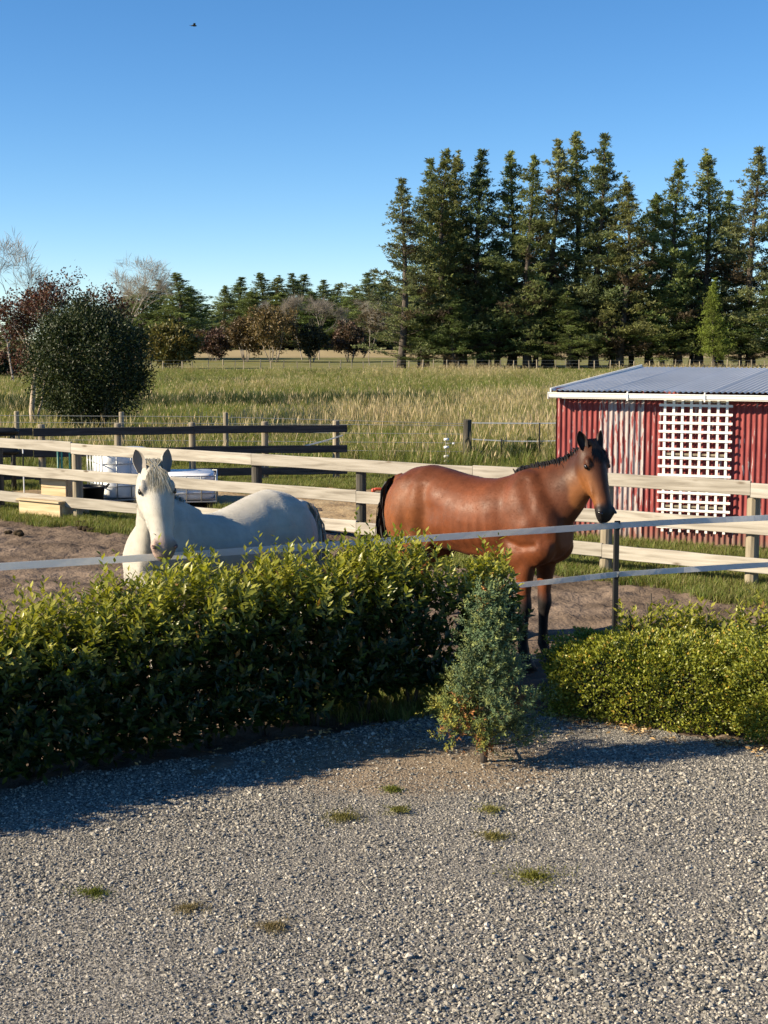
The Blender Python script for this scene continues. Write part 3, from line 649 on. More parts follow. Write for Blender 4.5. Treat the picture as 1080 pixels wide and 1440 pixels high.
upl = [W(-130, 806, 9.75), W(0, 797, 10.05), W(180, 786, 10.45), W(400, 771, 10.98), W(515, 763, 11.25), W(700, 750, 11.62), Vector((0, -.05, 1.29))]
tape(upl, .055, 1); tape([Vector((0, -.05, 1.29)), W(960, 733.5, 12.1), W(1080, 728, 12.2), W(1250, 722, 12.35)], .05, 2)
tape([W(560, 838, 11.3), W(640, 830, 11.48), W(730, 823, 11.68), W(810, 814, 11.85), Vector((0, -.05, .87))], .048, 3); tape([Vector((0, -.05, .87)), W(960, 801.5, 12.1), W(1080, 794, 12.2), W(1250, 785, 12.35)], .048, 4)

# ------------------------------------------------------------------ leaves and foliage
def leaf_arrays(P, D, Nn, L, W, C, fold=.18, droop=.12):
    """folded, pointed leaves: 5 vertices and 4 triangles each"""
    n = len(P); D = nrm(D); S = nrm(np.cross(D, Nn)); Nn = nrm(np.cross(S, D)); L = L[:, None]; W = W[:, None]
    m = P + D * L * .5 - Nn * W * fold; l = P + D * L * .48 + S * W * .5; r = P + D * L * .48 - S * W * .5; t = P + D * L - Nn * L * droop
    V = np.stack([P, l, r, m, t], 1).reshape(-1, 3); b = (np.arange(n) * 5)[:, None]
    T = (b[:, :, None] + np.array([[0, 3, 1], [3, 4, 1], [0, 2, 3], [3, 2, 4]])[None]).reshape(-1, 3)
    return V, T, np.repeat(C, 5, 0)
def shoots(rng, base, dirs, lens, nl, ll, lw, cfun):
    """leaves set spirally along many shoots"""
    n = len(base); dirs = nrm(dirs); k = np.arange(nl)
    t = (k + .5) / nl; Pp = base[:, None] + dirs[:, None] * (lens[:, None] * t)[..., None]
    a = dirs[:, None]; ref = np.where(np.abs(dirs[:, 2:3]) < .9, np.array([[0, 0, 1.]]), np.array([[1., 0, 0]]))
    e1 = nrm(np.cross(dirs, ref)); e2 = np.cross(dirs, e1)
    ph = rng.uniform(0, 6.28, (n, 1)) + k[None] * 2.4 + rng.normal(0, .3, (n, nl))
    rad = e1[:, None] * np.cos(ph)[..., None] + e2[:, None] * np.sin(ph)[..., None]
    up = (.55 + .75 * t)[None, :, None]
    D = nrm(rad + a * up + rng.normal(0, .18, (n, nl, 3))); Nn = a - rad * .4 + rng.normal(0, .2, (n, nl, 3))
    L = ll * rng.uniform(.55, 1.15, (n, nl)) * (1.05 - .45 * t ** 3)[None]; Wd = lw * rng.uniform(.75, 1.15, (n, nl)) * (L / ll)
    Pf = Pp.reshape(-1, 3); return Pf, D.reshape(-1, 3), Nn.reshape(-1, 3), L.ravel(), Wd.ravel(), cfun(Pf, np.tile(t, n))
PROTO_LEAF = None
def laurel(name, line, halfw, height, label, cat, seed, nshoot, nfill, nparts, clear=.1, group=None):
    r = np.random.RandomState(seed); line = np.array(line); seg = np.linalg.norm(np.diff(line, axis=0), axis=1); cum = np.concatenate([[0], np.cumsum(seg)]); TL = cum[-1]
    def at(s):
        x = np.interp(s, cum, line[:, 0]); y = np.interp(s, cum, line[:, 1]); e = .05
        dx = np.interp(s + e, cum, line[:, 0]) - np.interp(s - e, cum, line[:, 0]); dy = np.interp(s + e, cum, line[:, 1]) - np.interp(s - e, cum, line[:, 1])
        q = np.sqrt(dx * dx + dy * dy) + 1e-9; return x, y, -dy / q, dx / q
    hfun = lambda s: np.interp(s / TL, np.linspace(0, 1, len(height)), height)
    root = empty(name, (line[0][0] * .5 + line[-1][0] * .5, line[0][1] * .5 + line[-1][1] * .5, 0)); tag(root, label, cat, group); o0 = np.array(root.location)
    bush = lambda s: 1 + .13 * (np.abs(np.cos(s * np.pi / .62 + .5 * np.sin(s * 2.3))) ** .7 - .65)
    c0, c1 = clear if isinstance(clear, tuple) else (clear, clear); clf = lambda s: np.interp(s / TL, [0, .62, .85], [c0, c0, c1])
    lump = lambda s, z: bush(s) + .16 * vnoise(s * 3.1, z * 4 + 7, seed) + .08 * vnoise(s * 8, z * 8, seed + 1)
    def prof(zr): return np.clip(np.sqrt(np.clip(1 - np.abs(zr * 1.9 - .85) ** 3.2, 0, 1)) * .8 + .25, .2, 1)
    s = r.uniform(0, TL, nshoot); h = hfun(s) * (bush(s) + .09 * vnoise(s * 2.1, s * 0 + .5, seed + 5)); kind = r.rand(nshoot); side = np.where(r.rand(nshoot) < .5, -1, 1)
    zr = np.where(kind < .45, r.uniform(.72, .92, nshoot), r.uniform(.10, .85, nshoot)); z = zr * h
    w = np.where(kind < .45, r.uniform(-.85, .85, nshoot), side * r.uniform(.55, .95, nshoot)) * halfw * prof(zr) * lump(s, z)
    endk = r.rand(nshoot) < (.16 if TL > 2 else .4); es = np.where(r.rand(nshoot) < .5, 0.0, TL)
    x, y, nx, ny = at(s); B = np.stack([x + nx * w, y + ny * w, np.maximum(z, clf(s) + .05 * r.rand(nshoot))], -1)
    out = np.where(kind < .45, w / halfw * .25, side * r.uniform(.3, .9, nshoot)); upv = np.where(kind < .45, 1.0, r.uniform(.4, 1.0, nshoot))
    Dv = np.stack([nx * out, ny * out, upv], -1) + r.normal(0, .16, (nshoot, 3)); ln = np.where(kind < .45, r.uniform(.16, .36, nshoot), r.uniform(.14, .28, nshoot))
    lead = (kind < .45) & (r.rand(nshoot) < .10); ln = np.where(lead, r.uniform(.32, .46, nshoot), ln)
    NEW_LIT = np.array([.37, .36, .06]); OLD = np.array([.024, .046, .011]); MID = np.array([.125, .165, .026])  # top leaves: young growth, brightened further with sunlight put into the colour
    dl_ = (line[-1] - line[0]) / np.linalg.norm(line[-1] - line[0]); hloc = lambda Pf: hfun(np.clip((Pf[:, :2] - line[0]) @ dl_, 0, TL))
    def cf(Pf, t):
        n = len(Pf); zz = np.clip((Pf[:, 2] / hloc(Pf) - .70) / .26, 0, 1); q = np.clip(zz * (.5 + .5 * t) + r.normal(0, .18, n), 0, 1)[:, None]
        c = OLD * (1 - q) ** 2 + 2 * MID * q * (1 - q) + NEW_LIT * q * q; c = np.where(r.rand(n, 1) < .012, np.array([.26, .15, .05]), c); return c * r.uniform(.75, 1.25, (n, 1))
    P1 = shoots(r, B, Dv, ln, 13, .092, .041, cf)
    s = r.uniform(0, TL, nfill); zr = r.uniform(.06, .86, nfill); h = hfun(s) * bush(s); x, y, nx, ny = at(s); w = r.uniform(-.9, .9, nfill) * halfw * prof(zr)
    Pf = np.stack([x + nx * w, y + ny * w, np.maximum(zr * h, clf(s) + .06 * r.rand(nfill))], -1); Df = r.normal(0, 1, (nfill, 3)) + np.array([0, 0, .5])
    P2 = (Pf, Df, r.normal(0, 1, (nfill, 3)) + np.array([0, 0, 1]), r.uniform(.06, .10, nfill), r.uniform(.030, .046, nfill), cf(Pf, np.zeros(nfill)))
    A = [np.concatenate([a, b]) for a, b in zip(P1, P2)]; A[0] = A[0] - o0
    # the leaves that stand highest are parts of their own
    global PROTO_LEAF
    order = np.argsort(-(A[0][:, 2] + r.uniform(0, .25, len(A[0]))))[:nparts]; keep = np.ones(len(A[0]), bool); keep[order] = False
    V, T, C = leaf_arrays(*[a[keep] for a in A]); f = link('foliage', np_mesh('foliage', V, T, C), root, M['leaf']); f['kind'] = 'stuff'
    if PROTO_LEAF is None:
        PROTO_LEAF = []
        for c in ((.26, .28, .04), (.20, .235, .035), (.33, .33, .06)):
            V, T, C = leaf_arrays(np.zeros((1, 3)), np.array([[1., 0, 0]]), np.array([[0, 0, 1.]]), np.array([.066]), np.array([.030]), np.array([c]))
            me = np_mesh('leaf', V, T, C); me.materials.append(M['leaf']); PROTO_LEAF.append(me)
    for k in order:
        d = Vector(nrm(A[1][k])); nn = Vector(A[2][k]); sd_ = d.cross(nn).normalized(); nn = sd_.cross(d).normalized()
        o = link('leaf', PROTO_LEAF[k % 3], root); mt = Matrix((d, -sd_, nn)).transposed().to_4x4(); q = A[3][k] / .066
        mt = Matrix.Translation(Vector(A[0][k])) @ mt @ Matrix.Diagonal((q, q, q, 1)); o.matrix_local = mt
    # stems
    ns = max(2, int(TL / .42)); qs = random.Random(seed)
    for i in range(ns):
        x, y, nx, ny = at(np.array((i + .5) / ns * TL)); b = Vector((float(x), float(y), -.03)) - Vector(o0)
        mb = MB()
        for j in range(3):
            a = qs.uniform(0, 6.28); L = qs.uniform(.5, .8); e = Vector((math.cos(a) * .16, math.sin(a) * .16, L))
            mb.tube([b + Vector((math.cos(a) * .02, math.sin(a) * .02, 0)), b + e * .45 + Vector((qs.gauss(0, .02), qs.gauss(0, .02), 0)), b + e], [.016, .012, .006], 6)
        mb.build('stem', M['bark'], root, True)
    return root
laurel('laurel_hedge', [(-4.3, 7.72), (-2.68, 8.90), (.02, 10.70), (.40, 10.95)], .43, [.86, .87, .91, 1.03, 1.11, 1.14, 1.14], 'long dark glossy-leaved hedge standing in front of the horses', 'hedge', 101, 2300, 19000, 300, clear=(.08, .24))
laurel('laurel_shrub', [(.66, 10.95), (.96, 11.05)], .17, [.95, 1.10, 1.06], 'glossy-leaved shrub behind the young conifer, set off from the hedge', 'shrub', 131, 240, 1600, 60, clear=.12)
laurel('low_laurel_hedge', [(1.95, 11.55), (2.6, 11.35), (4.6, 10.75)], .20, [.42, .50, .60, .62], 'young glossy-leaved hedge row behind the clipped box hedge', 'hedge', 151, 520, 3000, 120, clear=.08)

def box_hedge(name, c, ax, rad, label, seed, n, top):
    r = np.random.RandomState(seed); root = empty(name, (c[0], c[1], 0)); tag(root, label, 'hedge')
    a = np.array([ax[0], ax[1], 0]); a = a / np.linalg.norm(a); b = np.array([-a[1], a[0], 0])
    # rounded block: leaves on the sides and over the top, lumpy and a few layers deep
    th = r.uniform(0, 6.283, n); onside = r.rand(n) < .66; zc = top * .45
    e_ = r.uniform(-1, 1, n); f_ = np.where(r.rand(n) < .5, -1.0, 1.0); lf = r.rand(n) < rad[0] / (rad[0] + rad[1]); cu = np.where(lf, e_, f_); cv = np.where(lf, f_, e_); k4 = (np.abs(cu) ** 5 + np.abs(cv) ** 5) ** .2; cu = cu / k4; cv = cv / k4
    zr = np.where(onside, r.rand(n) * .97 + .02, 1.0); rr = np.where(onside, 1.0, np.sqrt(r.rand(n))); v = zr * 1.6
    sh = np.where(onside, (1 - np.clip((zr - .78) / .22, 0, 1) ** 2.0 * .13) * (.94 + .06 * np.clip(zr / .3, 0, 1)), rr * .90)
    px_ = rad[0] * cu * sh; py_ = rad[1] * cv * sh
    lum = 1 + .13 * vnoise(px_ * 4.0 + 20, py_ * 4.5 + zr * 4, seed) + .11 * vnoise(px_ * 9 + 20, py_ * 10 + zr * 9, seed + 1) + .05 * vnoise(px_ * 22 + 40, py_ * 22 + zr * 18, seed + 2)
    dep = 1 - .22 * r.rand(n) ** 2.0
    k_ = np.where(onside, lum * dep, 1.0); hz_ = np.where(onside, zr * top * (1 + (lum - 1) * .5), (top * (1 - .10 * rr ** 4)) * (1 + (lum - 1) * .9) * (1 - .14 * r.rand(n) ** 2))
    Pp = a * (px_ * k_)[:, None] + b * (py_ * k_)[:, None] + np.array([0, 0, 1]) * hz_[:, None]
    outw = nrm(Pp - np.array([0, 0, zc])); D = outw + r.normal(0, .6, (n, 3)) + np.array([0, 0, .35])
    q = np.clip(.55 + .45 * vnoise(th * 4, v * 5, seed + 3) + r.normal(0, .2, n), 0, 1)[:, None]
    C = np.array([.105, .145, .022]) * (1 - q) + np.array([.31, .315, .042]) * q
    gold = (r.rand(n) < .04)[:, None]; C = np.where(gold, np.array([.45, .30, .05]), C) * r.uniform(.75, 1.25, (n, 1))
    V, T, C = leaf_arrays(Pp, D, r.normal(0, .5, (n, 3)) + outw, r.uniform(.018, .034, n), r.uniform(.011, .019, n), C)
    f = link('foliage', np_mesh('foliage', V, T, C), root, M['boxleaf']); f['kind'] = 'stuff'
    # twiggy dark core that the leaves grow from
    mb = MB(); q = random.Random(seed)
    for k in range(70):
        x, y = q.uniform(-.75, .75) * rad[0], q.uniform(-.6, .6) * rad[1]; A = Vector(a) * x + Vector(b) * y
        e = A * 1.15 + Vector((q.gauss(0, .05), q.gauss(0, .05), top * q.uniform(.7, .93))); mb.tube([A * .6 + Vector((0, 0, -.02)), (A + e) * .5, e], [.009, .007, .003], 4)
    mb.build('stems', M['bark'], root); return root
box_hedge('box_hedge', (2.0, 10.60), (.93, -.36), (.78, .44), 'clipped yellow-green box hedge section beside the young conifer', 201, 42000, .58)
box_hedge('box_hedge', (3.35, 10.05), (.93, -.30), (.84, .52), 'clipped yellow-green box hedge section next to the dark gap in the hedge', 211, 42000, .68)

def juniper():
    r = np.random.RandomState(301); root = empty('young_conifer', (.67, 9.34, 0)); tag(root, 'small blue-green conifer with browned patches standing on the gravel', 'conifer')
    MB().tube([(0, 0, -.03), (.015, 0, .3), (.03, 0, .7), (.055, .0, 1.2)], [.028, .024, .014, .005], 8).build('trunk', M['bark'], root, True)
    # twenty-odd upswept boughs, each with sprays
    Ps, Ds, Cs = [], [], []; bw = MB(); NB = 62
    for k in range(NB):
        t = (k + .5) / NB; z0 = .12 + 1.0 * t; a = k * 2.4 + r.uniform(-.5, .5); R = (.37 * (1 - t) ** 1.3 + .012) * r.uniform(.45, 1.25)
        d = np.array([math.cos(a), math.sin(a), 0]); base = np.array([.045 * z0, 0, z0]); tip = base + d * R + np.array([0, 0, R * (.30 + .8 * t) + .07 * t])
        bw.tube([tuple(base), tuple((base + tip) / 2 - np.array([0, 0, .02])), tuple(tip)], [.007, .005, .002], 4)
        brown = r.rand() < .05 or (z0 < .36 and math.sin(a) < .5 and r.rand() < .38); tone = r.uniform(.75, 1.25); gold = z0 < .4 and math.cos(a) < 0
        for g_ in range(int(3 + 5 * R / .3)):
            u = r.uniform(.35, 1.02); cp = base + (tip - base) * u + r.normal(0, .035, 3); cr = r.uniform(.022, .042); inner = brown and u < .72
            for j in range(r.randint(9, 15)):
                o = r.normal(0, cr, 3); Ps.append(cp + o); Ds.append(nrm(d * .55 + np.array([0, 0, .6]) + o * 11 + r.normal(0, .3, 3)))
                c = np.array([.26, .115, .04]) if inner and r.rand() < .85 else np.array([.085, .130, .062]) if r.rand() < .68 else np.array([.165, .19, .06])
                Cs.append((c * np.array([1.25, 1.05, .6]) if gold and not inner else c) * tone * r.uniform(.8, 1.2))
    Ps, Ds, Cs = map(np.array, (Ps, Ds, Cs)); n = len(Ps)
    ar = shoots(r, Ps, Ds, r.uniform(.045, .08, n), 9, .030, .0105, lambda Pf, t: np.repeat(Cs, 9, 0) * (.85 + .4 * t[:, None]))
    V, T, C = leaf_arrays(*ar); f = link('foliage', np_mesh('foliage', V, T, C), root, M['juniper']); f['kind'] = 'stuff'
    bw.build('boughs', M['bark'], root)
juniper()

# weeds and litter on the gravel
for i, (px, py, s, c) in enumerate([(750, 1240, 1.25, 0), (483, 1156, 1.1, 1), (694, 1184, .7, 1), (133, 1264, .75, 0), (553, 1117, .5, 0), (690, 1146, .6, 1), (265, 1287, .6, 2), (384, 1312, .6, 2), (560, 1146, .6, 1), ]):
    r = np.random.RandomState(400 + i); p = G(px, py); n = max(900, int(950 * s)); sc = s * .13
    a0_ = r.uniform(0, 6.28, n); q0_ = np.abs(r.normal(0, .5, n)) ** 1.3 * (1 + .7 * vnoise(np.cos(a0_) * 2 + i, np.sin(a0_) * 2, 60 + i)); B = np.stack([np.cos(a0_) * q0_ * sc * 1.25, np.sin(a0_) * q0_ * sc, np.full(n, .012)], -1); D = r.normal(0, .75, (n, 3)) + np.array([0, 0, .8])
    cc = [np.array([.14, .15, .03]), np.array([.18, .17, .055]), np.array([.27, .225, .13])][c]
    V, T, C = leaf_arrays(B, D, r.normal(0, 1, (n, 3)) + np.array([0, 0, 1]), r.uniform(.012, .028, n), r.uniform(.003, .006, n), cc * r.uniform(.65, 1.35, (n, 1)))
    o = link('weed_patch', np_mesh('weed_patch', V, T, C), None, M['grass'], (p.x, p.y, .02))
    tag(o, ['bright green weed tuft growing through the gravel', 'olive green moss patch growing in the gravel', 'dried brown weed patch in the gravel'][c], 'weeds', ['green weed tufts', 'olive moss patches', 'dry weed patches'][c])
r = np.random.RandomState(450); n = 2600
s = r.rand(n); X = 1.3 + 1.9 * s; Y = gravel_edge(X) - .08 + r.normal(0, .10, n)
n2 = 500; X2 = r.normal(.35, .7, n2); Y2 = np.minimum(r.normal(10.1, .35, n2), gravel_edge(X2)); X = np.concatenate([X, X2]); Y = np.concatenate([Y, Y2]); n = len(X)
keep = (vnoise(X * 5, Y * 5, 451) + r.rand(n) * .9 > .35); X = X[keep]; Y = Y[keep]; n = len(X)
B = np.stack([X, Y, grav_z(X, Y) + r.uniform(.008, .03, n)], -1); cc = np.array([[.42, .27, .12], [.55, .42, .23], [.24, .13, .06]])[r.randint(0, 3, n)]
V, T, C = leaf_arrays(B, r.normal(0, 1, (n, 3)) * np.array([1, 1, .2]), r.normal(0, .35, (n, 3)) + np.array([0, 0, 1]), r.uniform(.02, .06, n), r.uniform(.006, .022, n), cc * r.uniform(.7, 1.2, (n, 1)))
o = link('leaf_litter', np_mesh('leaf_litter', V, T, C), None, M['litter']); tag(o, 'dry straw and fallen leaves along the foot of the box hedge', 'leaf litter', kind='stuff')

# ------------------------------------------------------------------ trees
def needle_tufts(r, P, D, size, C, k=6, wd=.13):
    """brush-like tufts of flat needles"""
    n = len(P); D = nrm(D); dd = nrm(D[:, None] * .8 + r.normal(0, .62, (n, k, 3)) + np.array([0, 0, .15])); L = size[:, None] * r.uniform(.6, 1.15, (n, k)); W = L * wd
    S = nrm(np.cross(dd, r.normal(0, 1, (n, k, 3)))); b = P[:, None] + r.normal(0, .06, (n, k, 3)) * size[:, None, None]
    a0 = b + S * W[..., None] * .5; a1 = b - S * W[..., None] * .5; t = b + dd * L[..., None]; mid = b + dd * (L * .55)[..., None]
    V = np.stack([a1 * .3 + b * .7, mid + S * W[..., None], t, mid - S * W[..., None]], 2).reshape(-1, 3); q = (np.arange(n * k) * 4)[:, None]
    return V, q + np.arange(4)[None], np.repeat(np.repeat(C, k, 0) * r.uniform(.8, 1.2, (n * k, 1)), 4, 0)
def pine(seed, h, spread, clear, fill, sparse_top=.0, tint=(.045, .062, .026), dead=.12, twin=False, name='pine_tree'):
    """returns trunk mesh and crown mesh of one pine, base at the origin"""
    r = np.random.RandomState(seed); mb = MB(); wob = lambda z: Vector((.012 * h * math.sin(z / h * 4 + seed), .01 * h * math.sin(z / h * 5 + seed * 2), 0))
    zs = np.linspace(-.5, h * .985, 12); mb.tube([wob(z) + Vector((0, 0, z)) for z in zs], [max(.04, (.0155 * h) * (1 - z / h) ** .8 * (1.35 if z < 1 else 1)) for z in zs], 7)
    P, D, S, C = [], [], [], []; z = clear * h; tint = np.array(tint) * np.array([1.12, 1.03, .85]); light = tint * 1.4 + np.array([.004, .01, 0]); brown = np.array([.10, .075, .045])
    while z < h * .985:
        t = z / h; nb = r.randint(4, 7) if t < .9 else 4
        Lz = spread * min(1.0, .72 + 1.6 * t) * (1 - t) ** .92; ph = r.uniform(0, 6.28)
        for k in range(nb):
            a = ph + 6.283 * k / nb + r.normal(0, .3); L = max(.16, Lz * r.uniform(.42, 1.12) * (1.3 if r.rand() < .10 else 1))
            if r.rand() < sparse_top * .5: continue
            d = np.array([math.cos(a), math.sin(a), 0]); el = r.uniform(-.12, .28) + .55 * t ** 2; c = np.array(wob(z)) + np.array([0, 0, z + r.uniform(-.35, .35)])
            fn = lambda u: c + d * L * u * math.cos(el) + np.array([0, 0, L * (u * math.sin(el) + .24 * u * u)])
            isdead = r.rand() < dead * (1.6 - t) and t < .75
            mb.tube([tuple(fn(0)), tuple(fn(.5)), tuple(fn(1.0))], [.0038 * h * (1 - t * .7), .0025 * h * (1 - t * .7), .01], 3, cap=False)
            if isdead and r.rand() < .6: continue
            cl = r.uniform(.65, 1.35); ncl = int(1.6 + L * 1.15 * fill); sd_ = np.array([-d[1], d[0], 0])
            for g_ in range(ncl):                       # clumps of needles along the outer bough
                u = .36 + .68 * (g_ + r.rand()) / ncl; cp = fn(u) + sd_ * r.normal(0, .14 * L * (1.2 - .6 * u)) + np.array([0, 0, r.normal(.1, .12)]); cr = r.uniform(.18, .40) * min(1, .3 + 3.2 * (1 - t)); lt = r.rand() < .33
                for q in range(r.randint(7, 12)):
                    P.append(cp + r.normal(0, 1, 3) * np.array([cr, cr, cr * .55])); D.append(d * .55 + r.normal(0, .3, 3) + np.array([0, 0, .7])); S.append(r.uniform(.30, .50) * (.032 * h) ** .55)
                    C.append((brown if isdead else light if lt else tint) * cl)
        z += r.uniform(.55, .95) * (h / 24)
    m = 22
    for q in range(m): P.append(np.array(wob(h)) + np.array([r.normal(0, .07), r.normal(0, .07), h * (1 - .05 * r.rand())])); D.append(np.array([r.normal(0, .3), r.normal(0, .3), 1])); S.append(.38); C.append(light)
    P, D, S, C = map(np.array, (P, D, S, C)); V, Q, Cc = needle_tufts(r, P, D, S, C)
    tm = mb.mesh('trunk', True); tm.materials.append(M['bark']); cm = np_mesh('crown', V, Q, Cc); cm.materials.append(M['needle'])
    return tm, cm
VAR = [pine(501, 24, 5.4, .09, 1.25, .30, (.135, .160, .088), .30), pine(502, 26, 5.4, .07, 1.7, 0, (.130, .170, .070)), pine(503, 27, 5.5, .07, 1.5, .2, (.145, .180, .080), .2),
       pine(504, 26, 5.6, .08, 1.65, .05, (.095, .132, .070)), pine(505, 25, 5.3, .06, 1.7, .05, (.150, .172, .076), .2), pine(506, 20, 6.2, .09, 1.6, .1, (.112, .158, .062))]
HV = [24, 26, 27, 26, 25, 20]
def plant_pine(px, top, y, v, rz, label, group, wx=1.0, z0=-.06):
    p = AT(px, top, y); h = p.z - z0; t = empty('pine_tree', (p.x, p.y, z0), rz); tag(t, label, 'pine tree', group)
    s = h / HV[v]
    for nm, me in zip(('trunk', 'crown'), VAR[v]):
        o = link(nm, me, t); o.scale = (s * wx * PW, s * wx * PW, s)
    return t
PW = 1.42; ROW = 'tall dark pine in the windbreak row beyond the field'; q = random.Random(9)
for i, (px, top, v, dy, wx) in enumerate([(603, 225, 3, 5, 1), (627, 211, 1, 0, .95), (643, 214, 4, 4, .85), (676, 211, 3, 1, 1.05), (722, 214, 2, 3, 1), (747, 219, 2, -1, .95), (780, 199, 0, 2, .95), (812, 187, 2, 4, 1),
        (845, 190, 3, 0, .95), (881, 250, 4, -2, 1), (920, 274, 5, 9, 1.15), (956, 225, 1, 0, .95), (995, 211, 4, 2, .95), (1022, 270, 3, 8, 1.25), (1064, 210, 0, -1, 1), (1108, 228, 3, 2, 1), (1150, 205, 2, 1, 1), (1195, 240, 1, 0, 1),
        (700, 335, 5, 8, 1.1), (768, 330, 5, 10, 1.0), (862, 345, 5, 9, 1.1), (975, 350, 5, 10, 1.0), (655, 350, 5, 10, 1.0)]):
    if i < 10: lab, grp = '%s tall pine from the open end of the windbreak row' % ('second third fourth fifth sixth seventh eighth ninth tenth eleventh'.split()[i]), None
    elif i < 18: lab, grp = 'tall pine of the windbreak row rising beyond the red shed', 'windbreak pines beyond the shed'
    else: lab, grp = 'shorter dark pine standing behind the tall windbreak pines', 'shorter pines behind the windbreak'
    plant_pine(px, top, 150 + dy, v, q.uniform(0, 6), lab, grp, wx)
plant_pine(567, 253, 147, 0, 1.1, 'first pine at the open end of the windbreak row, sparse and pointed', None, 1.05)
for i, (px, top, dy, wx) in enumerate([(588, 425, -2, 1.2), (640, 415, -3, 1.6), (690, 400, 1, 1.5), (752, 385, 2, 1.5), (800, 410, -2, 1.6), (838, 395, 2, 1.4), (893, 380, 3, 1.5), (935, 405, -1, 1.5), (1045, 420, 0, 1.5), (1090, 385, -2, 1.5)]):
    plant_pine(px, top, 149 + dy, 5, q.uniform(0, 6), 'bushy young pine filling the foot of the windbreak row', 'young pines under the windbreak', wx)
yp = pine(511, 12, 2.7, .12, 2.2, 0, (.15, .20, .045), .02); t = empty('pine_tree', (AT(1003, 480, 143).x, 143, -.06)); tag(t, 'bright green young pine in front of the windbreak row', 'pine tree')
hh = AT(1003, 396, 143).z / 12
for nm, me in zip(('trunk', 'crown'), yp): link(nm, me, t).scale = (hh * 1.1, hh * 1.1, hh)
PW = 2.3
for i, (px, top, v, d, wx) in enumerate([(292, 432, 5, 300, 1.3), (316, 402, 1, 290, 1.2), (338, 390, 3, 300, 1.3), (366, 384, 1, 290, 1.2), (392, 388, 4, 305, 1.2), (411, 385, 3, 290, 1.1), (428, 386, 1, 300, 1.2), (458, 394, 3, 290, 1.2), (476, 399, 1, 300, 1.3), (500, 405, 5, 285, 1.4), (522, 384, 3, 275, 1.3), (545, 392, 5, 280, 1.4), (350, 410, 5, 280, 1.4), (440, 410, 5, 280, 1.5), (395, 412, 5, 285, 1.5), (485, 420, 5, 280, 1.6), (-30, 430, 5, 280, 1.5), (20, 440, 5, 270, 1.5), (580, 400, 5, 290, 1.5), (620, 400, 5, 290, 1.5)]):
    plant_pine(px, top, d, v, q.uniform(0, 6), 'distant dark pine in the far shelter belt', 'pines of the far shelter belt', wx)
PW = 2.4
for i, (px, top, v, d, wx) in enumerate([(200, 402, 5, 215, 1.25), (222, 394, 3, 222, 1.2), (248, 384, 1, 212, 1.3), (267, 404, 5, 225, 1.2), (180, 410, 5, 225, 1.3)]):
    plant_pine(px, top, d, v, q.uniform(0, 6), 'dark spreading pine in the clump behind the round shrub', 'pine clump behind the round shrub', wx)

def branch_tree(seed, h, levels, spread, r0, gnarl=.25, lean=(0, 0), forks=(3, 4), m=5):
    """recursive limbs; returns MB and list of twig tips with directions"""
    q = random.Random(seed); mb = MB(); tips = []
    def grow(p, d, L, r, lv):
        pts = [p]; dd = d.copy()
        for k in range(3):
            dd = (dd + Vector((q.gauss(0, gnarl), q.gauss(0, gnarl), q.gauss(.04, gnarl * .5)))).normalized(); pts.append(pts[-1] + dd * L / 3)
        mb.tube(pts, [r, r * .88, r * .76, r * .62], m if lv == levels else 4 if lv > 1 else 3, cap=False)
        if lv == 0: tips.append((pts[-1], dd)); tips.append((pts[2], dd)); return
        for k in range(q.randint(*forks)):
            ax = dd.orthogonal().normalized(); ax.rotate(Quaternion(dd, q.uniform(0, 6.283))); nd = (dd + ax * spread * q.uniform(.5, 1.15)).normalized()
            at_ = pts[3] if k == 0 else pts[2].lerp(pts[3], q.random())
            grow(at_, nd, L * q.uniform(.58, .82), r * .62 if k == 0 else r * .5, lv - 1)
    grow(Vector((0, 0, -.3)), Vector((lean[0], lean[1], 1)).normalized(), h * .36, r0, levels)
    return mb, tips
def leafy(tips, seed, per, sp, ll, lw, cols):
    r = np.random.RandomState(seed); T0 = np.array([tuple(t[0]) for t in tips]); n = len(T0) * per
    P = np.repeat(T0, per, 0) + r.normal(0, sp, (n, 3)); cols = np.array(cols); C = cols[r.randint(0, len(cols), n)] * np.repeat(r.uniform(.75, 1.25, (len(T0), 1)), per, 0) * r.uniform(.8, 1.2, (n, 1))
    V, T, C = leaf_arrays(P, r.normal(0, 1, (n, 3)) + np.array([0, 0, .2]), r.normal(0, 1, (n, 3)) + np.array([0, 0, 1]), ll * r.uniform(.6, 1.2, n), lw * r.uniform(.7, 1.2, n), C)
    return np_mesh('crown', V, T, C)
# bare winter trees
for (px, base, top, d, sd_, lab) in [(14, 500, 334, 95, 21, 'bare pale winter tree rising behind the copper-leaved tree'), (176, 500, 366, 120, 22, 'bare pale winter tree beside the dark pine clump'),
                                (425, 500, 420, 210, 23, 'small bare winter tree with several upright stems before the far pines'), (448, 500, 420, 212, 26, 'slim bare winter tree before the far pines'), (520, 502, 425, 165, 24, 'spreading bare winter tree leaning on the end of the windbreak')]:
    p = AT(px, top, d); h = p.z; mb, tips = branch_tree(sd_, 10, 5, .42, .085, .10, forks=(3, 3)); t = empty('bare_tree', (p.x, d, -.05), sd_); s = h / max(v[2] for v in mb.V); tag(t, lab, 'tree')
    # trunk and limbs as parts: first tubes are the trunk
    o = mb.build('limbs', M['twig'], t); o.scale = (s, s, s)
    rr = np.random.RandomState(sd_); nt = len(tips); T0 = np.array([tuple(a) for a, _ in tips]); D0 = np.array([tuple(b) for _, b in tips])
    V, Q_, C_ = needle_tufts(rr, T0, D0, np.full(nt, 1.1), np.full((nt, 3), .26) * np.array([1, .88, .78]), 5, .014); f = link('twigs', np_mesh('twigs', V, Q_, C_), t, M['needle']); f.scale = (s, s, s)
